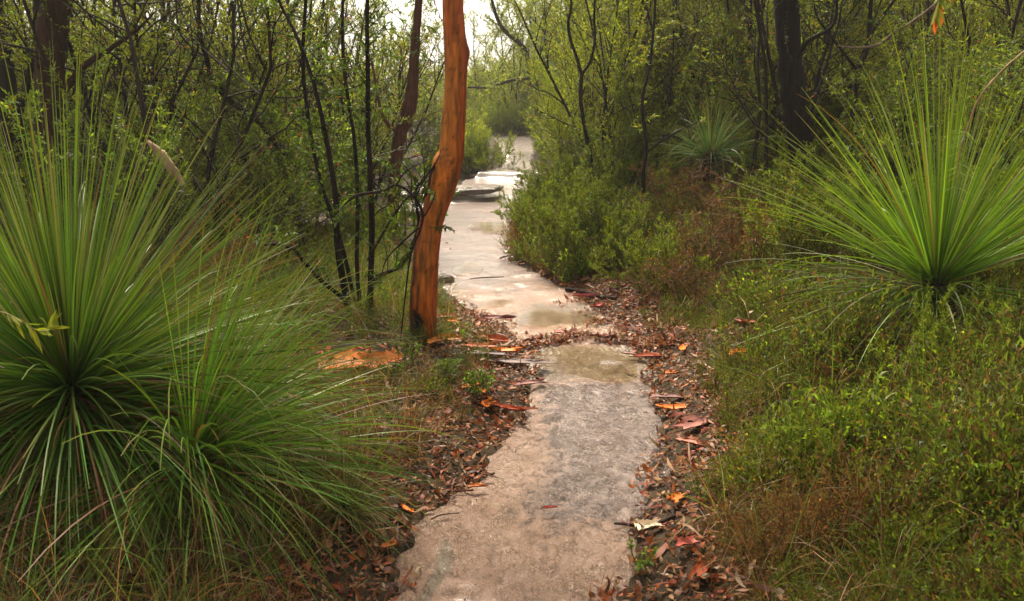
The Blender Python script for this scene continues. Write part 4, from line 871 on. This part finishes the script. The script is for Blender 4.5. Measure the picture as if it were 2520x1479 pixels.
BL = [
 (815, 912, .16, .11, .2, 1.2, ORG, 'flat orange bark slab at the left of the orange pile under the tree'),
 (860, 905, .20, .12, .5, 1.0, ORG, 'largest bright orange bark slab in the pile left of the orange tree'),
 (905, 915, .22, .10, -.3, 1.4, ORG, 'long orange bark slab in the middle of the pile'),
 (945, 898, .16, .07, .1, 1.6, ORG, 'small orange curl at the right end of the bark pile'),
 (880, 880, .15, .07, .9, 1.6, ORR, 'tilted orange-red bark curl on top of the pile'),
 (790, 878, .12, .05, .0, 1.2, ORR, 'thin red-orange strip above the bark pile'),
 (1072, 850, .12, .07, 1.2, 1.8, (.70, .24, .04), 'yellow-orange bark flake leaning on the foot of the orange tree'),
 (1105, 845, .17, .07, -.2, 1.6, ORG, 'orange bark curl right of the tree foot'),
 (1095, 790, .17, .05, .45, 1.4, ORR, 'orange strip of bark sticking out behind the tree foot'),
 (1115, 800, .08, .05, -.4, 1.5, ORG, 'small orange chip behind the tree foot'),
 (1220, 850, .16, .09, -.6, 2.4, ORR, 'dark red-orange bark curl between tree and path'),
 (1240, 875, .17, .05, -.3, 1.6, ORG, 'orange bark strip lying on grey bark near the path edge'),
 (1180, 862, .20, .04, -.15, 1.0, ORR, 'long thin orange strip pointing at the tree foot'),
 (1270, 905, .34, .08, -.08, 1.2, GRB, 'grey-mauve bark plank on the left edge of the path'),
 (1215, 885, .25, .06, -.2, 1.1, GRB, 'grey bark plank behind the longest mauve one'),
 (1215, 792, .26, .05, -.05, 1.4, (.20, .06, .05), 'dark red bark strip lying by the upper puddle'),
 (1300, 955, .14, .06, .3, 1.5, PNK, 'pink-brown curled bark at the path edge below the mauve plank'),
 (1205, 1010, .10, .08, 1.1, 2.4, ORG, 'orange cupped bark at the foot of the small green plant'),
 (1260, 1020, .18, .05, -.35, 2.2, ORR, 'red-brown bark curl touching the path left edge'),
 (1160, 965, .09, .06, .6, 1.7, ORG, 'orange chip showing through the small green plant'),
 (1190, 975, .07, .05, 1.6, 1.7, ORG, 'tiny orange chip right of the one in the green plant'),
 (1320, 842, .16, .05, .5, 1.6, PNK, 'pink bark strip at the left end of the leaf dam'),
 (1395, 828, .14, .05, -.2, 1.6, ORR, 'red bark strip in the middle of the leaf dam'),
 (1480, 838, .20, .04, .05, 1.5, (.25, .07, .05), 'dark red strip at the right end of the leaf dam'),
 (1600, 890, .19, .06, -.05, 1.8, ORR, 'orange-brown bark strip at the right edge of the path past the puddle'),
 (1560, 882, .12, .04, -.4, 1.4, PNK, 'pinkish strip beside the orange-brown one on the right edge'),
 (1445, 738, .18, .07, .0, 5.0, (.50, .12, .13), 'rolled pink bark tube beside the dark stick'),
 (1470, 765, .12, .06, .7, 2.0, (.34, .05, .04), 'red bark curl below the pink roll'),
 (1650, 1018, .14, .06, -.15, 1.6, ORG, 'bright orange bark piece on the right edge of the path'),
 (1705, 1060, .20, .10, .55, 1.6, PNK, 'large pink-orange bark slab on the right path edge'),
 (1650, 990, .17, .05, -.1, 1.4, (.30, .14, .13), 'mauve bark strip above the bright orange piece'),
 (1700, 1105, .11, .07, -.6, 2.0, (.30, .11, .06), 'brown cupped bark below the large pink slab'),
 (1815, 915, .12, .07, .1, 2.2, ORG, 'orange bark scrap lying in low heath right of the path'),
 (1830, 838, .13, .06, -.5, 1.8, (.44, .13, .06), 'orange-red bark scrap farther up the right bank'),
 (1655, 932, .08, .06, .2, 1.6, ORG, 'small orange scrap between path and right heath'),
 (1680, 870, .09, .05, 1.2, 1.8, ORG, 'upright orange scrap in the right heath'),
 (1665, 1240, .08, .05, .9, 1.6, ORG, 'orange chip beside the forked twig'),
 (1570, 1315, .07, .05, 1.4, 2.0, CRM, 'cream curled bark ring at the end of the forked twig'),
 (1600, 1310, .07, .05, .2, 2.4, CRM, 'whitish bark curl next to the cream ring'),
 (1690, 1360, .08, .05, .3, 1.8, (.40, .09, .06), 'red chip in the litter at lower right of the path'),
 (1725, 1425, .11, .05, 1.0, 1.8, ORR, 'orange-brown curl at the bottom right of the path'),
 (960, 1368, .05, .045, .5, 2.2, (.62, .16, .03), 'round bright orange leaf on the left path edge'),
 (1000, 1270, .07, .025, -.9, 1.4, ORG, 'small orange leaf under the arching blades'),
 (1175, 1213, .07, .03, .1, 2.0, ORG, 'orange curled leaf on the left side of the rock'),
 (1200, 1183, .05, .02, -.2, 2.0, (.18, .09, .04), 'brown curled leaf above the orange one'),
 (1352, 1267, .055, .016, .15, 2.4, RED, 'dark red curled leaf alone in the middle of the path'),
 (1420, 625, .18, .07, .6, 2.4, (.62, .27, .13), 'pale orange curled bark hung on the right bank bush, left piece'),
 (1460, 612, .20, .07, -.4, 2.2, (.60, .25, .12), 'pale orange curled bark hung on the right bank bush, right piece'),
 (940, 610, .22, .09, -.1, 1.8, ORG, 'bright orange bark piece on the rock left of the orange trunk'),
 (960, 515, .24, .08, -.6, 1.6, ORR, 'red-orange bark strip caught behind the dead branch'),
 (985, 480, .28, .10, .5, 1.6, (.36, .07, .05), 'dark red bark heap behind the dead branch'),
 (2350, 1050, .12, .05, 1.0, 1.4, (.80, .66, .46), 'cream torn leaf in the heath at far right'),
 (2310, 1070, .11, .04, 1.5, 1.6, (.45, .25, .18), 'pinkish leaf left of the cream one'),
 (1845, 808, .07, .025, .9, 1.4, CRM, 'cream leaf above the orange-red scrap on the bank'),
]
for q, (u, v, L, W, rz, cu, col, lab) in enumerate(BL):
    veg = u > 1740 or v < 700
    tl = (u < 960 and v > 870) or (1060 < u < 1250 and v < 880)
    if tl and u < 960: W *= 1.7; L *= 1.15
    bark_piece(u, v, L, W, rz * (.6 if tl else 1), cu, col, lab, tilt=tl, lift=(.11 if u > 1740 else .03 if v > 700 else .06), seed=q, cat='leaf' if 'leaf' in lab else 'bark', name='fallen_leaf' if 'leaf' in lab and 'dam' not in lab else 'bark_piece')
for q, u in ((0, 1425), (1, 1463)):     # the two hung on the bush sit higher
    pass
def stick(pts, rad, col, label, lift=.012, name='stick', tw=()):
    P = [G(u, v) + np.array([0, 0, lift + (dz[0] if dz else 0)]) for u, v, *dz in pts]; b = P[0].copy(); root = None
    mb = MB(); r = np.random.default_rng(int(pts[0][0])); tube(mb, np.array(P) - b, rad, col, 7, len(P) * 6, r, .10)
    o = mb.build(name, M_wood); o.location = b; tag(o, label, 'stick')
    for t in tw:
        Q = np.array([G(u, v) + np.array([0, 0, lift + (dz[0] if dz else 0)]) for u, v, *dz in t]) - b; mb = MB(); tube(mb, Q, np.linspace(.006, .002, len(Q)), col, 6, len(Q) * 5, r, .1); mb.build('side_twig', M_wood, o)
stick([(1392, 716), (1430, 722), (1470, 732), (1515, 740)], [.018, .022, .020, .014], (.018, .012, .011), 'thick black charred stick beside the rolled pink bark')
stick([(1510, 1296), (1560, 1302), (1610, 1300), (1650, 1285), (1690, 1268)], [.004, .007, .008, .008, .005], (.035, .02, .016), 'forked dark twig reaching onto the right side of the path', tw=[[(1655, 1283), (1652, 1240, .02), (1640, 1210, .03), (1618, 1190, .03)]])
stick([(765, 757, .10), (830, 768, .08), (880, 790, .05), (955, 822, .02)], [.007, .011, .012, .008], (.10, .065, .05), 'bare grey-brown fallen branch under the black multi-stemmed shrub', tw=[[(880, 790, .05), (910, 840, .02), (925, 880, .02)]])
stick([(1070, 1218), (1120, 1216), (1165, 1214)], [.003, .004, .004], (.10, .035, .02), 'thin red-brown twig leading to the orange curled leaf')
stick([(1060, 1290), (1085, 1275), (1130, 1272)], [.003, .003, .002], (.08, .05, .04), 'fine curved twig on the rock under the blade tips')
stick([(1155, 690), (1190, 686), (1240, 684)], [.004, .007, .004], (.07, .03, .02), 'thin brown twig washed up by the pale puddle')
stick([(2060, 700, .2), (2062, 760, .2), (2068, 830, .1), (2080, 900, .05)], [.006, .008, .009, .009], (.012, .010, .009), 'black burnt twig standing in front of the bright grass tree')
stick([(1490, 1478), (1488, 1440), (1500, 1420)], [.003, .004, .003], (.05, .03, .02), 'short upright twig at the bottom right edge of the rock') if False else None

# =================================================================== rocks
def rock(u, v, sx, sy, sz, rz, label, seed, col=(.36, .28, .23), sink=.4):
    rng = np.random.default_rng(seed); p = G(u, v); nu, nv = 30, 18
    a = np.linspace(0, 2 * math.pi, nu, endpoint=False)[None, :]; b = np.linspace(-1.45, 1.45, nv)[:, None]
    e = .55; sg = lambda t: np.sign(t) * np.abs(t) ** e
    x = sg(np.cos(b)) * sg(np.cos(a)); y = sg(np.cos(b)) * sg(np.sin(a)); z = sg(np.sin(b)) + 0 * a
    r = 1 + .13 * np.sin(2 * a + seed) + .10 * np.sin(3 * a + 2 * b + seed) + .07 * np.sin(7 * a - 3 * b) + .05 * rng.normal(size=(nv, nu))
    v_ = np.stack((x * r * sx, y * r * sy, z * sz * (1 + .1 * np.sin(2 * a + seed)) + .0 * r), -1).reshape(-1, 3)
    i = np.arange(nv - 1)[:, None] * nu; j = np.arange(nu)[None, :]; mb = MB()
    F = np.stack((i + j, i + (j + 1) % nu, i + nu + (j + 1) % nu, i + nu + j), -1).reshape(-1, 4); mb.add(v_, F, (.75, .1, .15))
    mb.add(v_[-nu:], np.arange(nu)[None, :], (.75, .1, .15))
    o = mb.build('sandstone_ledge', M_path); o.location = (p[0], p[1], p[2] + sz * (1 - 2 * sink)); o.rotation_euler = (0, 0, rz); return tag(o, label, 'rock')
o = rock(1085, 490, .85, .42, .06, .12, 'low sandstone ledge with a dark undercut edge left of the path', 1, sink=.2); o.location.z += .09; o.rotation_euler = (.04, -.03, .12)
rock(1180, 438, .20, .16, .05, .0, 'small pale rock at the foot of the dark far bush', 2, sink=.25)
rock(1085, 690, .08, .12, .05, .4, 'dark wet rock lump just right of the orange trunk', 3)
rock(700, 560, .8, .5, .10, .3, 'pale rock shelf glimpsed behind the grass tree blades', 4, sink=.3)
rock(1010, 520, .5, .4, .07, .2, 'pale rock shelf behind the orange trunk', 5, sink=.35)

# =================================================================== small plants near the path
def sprig_plant(u, v, h, n, label, seed, leaf=(.028, .011), col=(.14, .22, .025), spread=1.0, cat='seedling'):
    rng = np.random.default_rng(seed); p = G(u, v); root = empty('seedling', tuple(p), label, cat); wb, lb = MB(), MB()
    for s in range(n):
        az = rng.uniform(0, 6.28); le = rng.uniform(.05, .8) * spread; d = np.array([math.cos(az) * math.sin(le), math.sin(az) * math.sin(le), math.cos(le)]); q = rng.normal(0, .3 * h * .5, 3); q[2] = 0
        pts = [q]; 
        for _ in range(5): d = d + rng.normal(0, .12, 3) + [0, 0, .08]; d /= np.linalg.norm(d); pts.append(pts[-1] + d * h * rng.uniform(.7, 1.1) / 5)
        pts = np.array(pts); tube(wb, pts, np.linspace(.003, .0012, 6), (.12, .05, .03), 4, caps=False)
        m = 26; t = 4.99 * rng.random(m) ** .5; i = t.astype(int); P = pts[i] + (pts[i + 1] - pts[i]) * (t - i)[:, None]; D = unit(pts[i + 1] - pts[i]); a = rng.uniform(.4, 1.2, m)[:, None]
        dd = unit(D * np.cos(a) + perp(rng, D) * np.sin(a)); N = unit(np.tile([0, 0, 1.0], (m, 1)) + rng.normal(0, .3, (m, 3)))
        leaf_quad(lb, P, dd, N, leaf[0] * rng.lognormal(0, .2, m), leaf[1] * rng.lognormal(0, .2, m), jitter(rng, col, m, .22))
    wb.build('stems', M_twig, root); lb.build('foliage', M_leaf, root); return root
sprig_plant(1180, 985, .16, 12, 'bright green small-leaved seedling clump among the bark on the left path edge', 1)
sprig_plant(1100, 945, .14, 9, 'green seedling clump between orange tree and path', 2)
sprig_plant(1010, 905, .17, 10, 'yellow-green seedlings at the foot of the burnt trunk', 3, col=(.16, .22, .03))
sprig_plant(960, 950, .13, 8, 'small green seedlings right of the orange bark pile', 4)
sprig_plant(1570, 1400, .10, 5, 'tiny green sprig at the bottom right edge of the path', 5, leaf=(.02, .008))
sprig_plant(2300, 1300, .22, 9, 'yellow-green small-leaved sprigs low on the right bank', 6, leaf=(.022, .009), col=(.17, .21, .03))
sprig_plant(2500, 1250, .25, 9, 'leafy green sprigs at the bottom right corner', 7, leaf=(.022, .008), col=(.12, .18, .03))
sprig_plant(730, 430, .5, 10, 'bright green leafy shoots above the grass tree blades', 8, leaf=(.05, .016), col=(.15, .23, .03), cat='shrub')
sprig_plant(1700, 330, .6, 10, 'shrub topped with yellow banksia leaves below the dark saplings', 9, leaf=(.10, .022), col=(.40, .36, .03), cat='shrub')
# wattle spray reaching in at the left edge, close to the lens
def wattle():
    rng = np.random.default_rng(4); y = 2.1; pts = [S(-160, 1500, y), S(-150, 1100, y), S(-90, 850, y), S(-20, 770, y), S(45, 785, y), S(95, 815, y), S(125, 800, y)]
    b = pts[0]; root = empty('wattle_spray', tuple(b), 'yellow-green leafy spray poking in at the left edge in front of the grass tree', 'branch'); P, r = resample(np.array(pts) - b, [.005, .004, .003, .0025, .002, .0015, .001], 40)
    wb, lb = MB(), MB(); tube(wb, P, r, (.20, .14, .03), 6); wb.build('stem', M_twig, root)
    k = rng.integers(22, 40, 34); D = unit(np.gradient(P, axis=0))[k]; d = unit(D + .8 * perp(rng, D)); N = unit(perp(rng, d) + [0, -.5, .5])
    leaf_long(lb, P[k], d, N, rng.uniform(.035, .075, 34), rng.uniform(.006, .010, 34), jitter(rng, (.30, .34, .03), 34, .15), curl=rng.normal(0, .4, 34)); lb.build('leaves', M_leaf, root)
wattle()
def hanging_leaves():
    y = 2.6; rng = np.random.default_rng(8); pts = [S(2420, -260, y), S(2360, -150, y), S(2325, -60, y), S(2310, 0, y), S(2303, 50, y)]; b = pts[0]
    root = empty('gum_twig', tuple(b), 'hanging gum twig with red and green leaves at the top right', 'branch'); P, r = resample(np.array(pts) - b, [.006, .004, .003, .002, .001], 24); wb, lb = MB(), MB(); tube(wb, P, r, (.16, .05, .03), 6); wb.build('stem', M_twig, root)
    m = 16; k = rng.integers(8, 23, m); d = unit(np.stack((rng.normal(0, .35, m), rng.normal(0, .3, m), -np.ones(m)), 1)); C = jitter(rng, (.13, .20, .03), m, .15); C[:6] = jitter(rng, (.5, .07, .03), 6, .15); C[6:8] = (.35, .33, .04)
    leaf_long(lb, P[k], d, unit(perp(rng, d) + [0, -1, 0]), rng.uniform(.05, .10, m), rng.uniform(.009, .015, m), C, curl=rng.normal(0, .5, m)); lb.build('leaves', M_leaf, root)
hanging_leaves()
def arching_twig():
    y = 2.5; rng = np.random.default_rng(18); pts = [S(2760, -60, y), S(2620, 60, y), S(2519, 128, y), S(2455, 185, y), (S(2410, 240, y)), S(2385, 300, y), S(2362, 370, y), S(2350, 470, y)]; b = pts[0]
    root = empty('arching_twig', tuple(b), 'thin tan twig with needle leaves arching down in front of the bright grass tree', 'branch'); P, r = resample(np.array(pts) - b, [.006, .005, .004, .0035, .003, .0028, .002, .001], 60); wb, lb = MB(), MB(); tube(wb, P, r, (.30, .18, .06), 6, rng=rng, rough=.12); wb.build('stem', M_twig, root)
    m = 150; k = np.concatenate((rng.integers(44, 60, 90), rng.integers(14, 26, 60))); T = unit(np.gradient(P, axis=0))[k]; d = unit(T * .5 + perp(rng, T)); blades(lb, rng, P[k], d, rng.uniform(.03, .07, m), np.full(m, .0022), jitter(rng, (.15, .20, .07), m, .2), .1, 3); lb.build('needles', M_leaf, root)
arching_twig()
# long stray stems in the foreground
def stray(pts, w, col, label):
    b = pts[0]; mb = MB(); tube(mb, np.array(pts) - b, np.linspace(w, w * .5, len(pts)), col, 5, 24); o = mb.build('tall_grass', M_blade); o.location = b; tag(o, label, 'grass')
stray([G(190, 1530) , S(120, 1400, 2.5), S(60, 1290, 2.5), S(0, 1170, 2.5), S(-30, 1080, 2.5)], .0028, (.42, .26, .14), 'long tan dead stem rising at the lower left corner')
stray([G(2130, 1500), S(2090, 1420, 2.6), S(2065, 1330, 2.65), S(2055, 1290, 2.7)], .0022, (.36, .26, .10), 'tan dead stem standing in the lower right heath')
stray([G(1980, 1460), S(2150, 1370, 2.45), S(2350, 1380, 2.5), S(2540, 1440, 2.5)], .0020, (.16, .20, .06), 'long green stem arching across the lower right corner')
stray([G(1950, 1400), S(1750, 1440, 2.3), S(1640, 1400, 2.3)], .0020, (.30, .20, .08), 'straw-coloured stem bending over the litter at lower right')
stray([G(1920, 1060), S(1925, 960, 3.5), S(1930, 905, 3.5)], .0022, (.20, .20, .07), 'upright pale stem in the heath right of the orange scrap')

# ------------------------------------------------------------------ haze
def haze():
    x0, x1, y0, y1, z0, z1 = -305, 305, -35, 325, -16, 14
    v = [(x, y, z) for z in (z0, z1) for y in (y0, y1) for x in (x0, x1)]
    f = [(0, 2, 3, 1), (4, 5, 7, 6), (0, 1, 5, 4), (2, 6, 7, 3), (0, 4, 6, 2), (1, 3, 7, 5)]
    me = bpy.data.meshes.new('haze'); me.from_pydata(v, [], f)
    m = bpy.data.materials.new('haze_air'); m.use_nodes = True; n = m.node_tree.nodes; n.clear(); o = n.new('ShaderNodeOutputMaterial'); p = n.new('ShaderNodeVolumePrincipled')
    p.inputs['Color'].default_value = (1, .98, .93, 1); p.inputs['Density'].default_value = .0013; p.inputs['Anisotropy'].default_value = .3
    m.node_tree.links.new(p.outputs[0], o.inputs['Volume']); me.materials.append(m); tag(obj('haze', me), kind='stuff')
HAZE = True
if HAZE: haze()
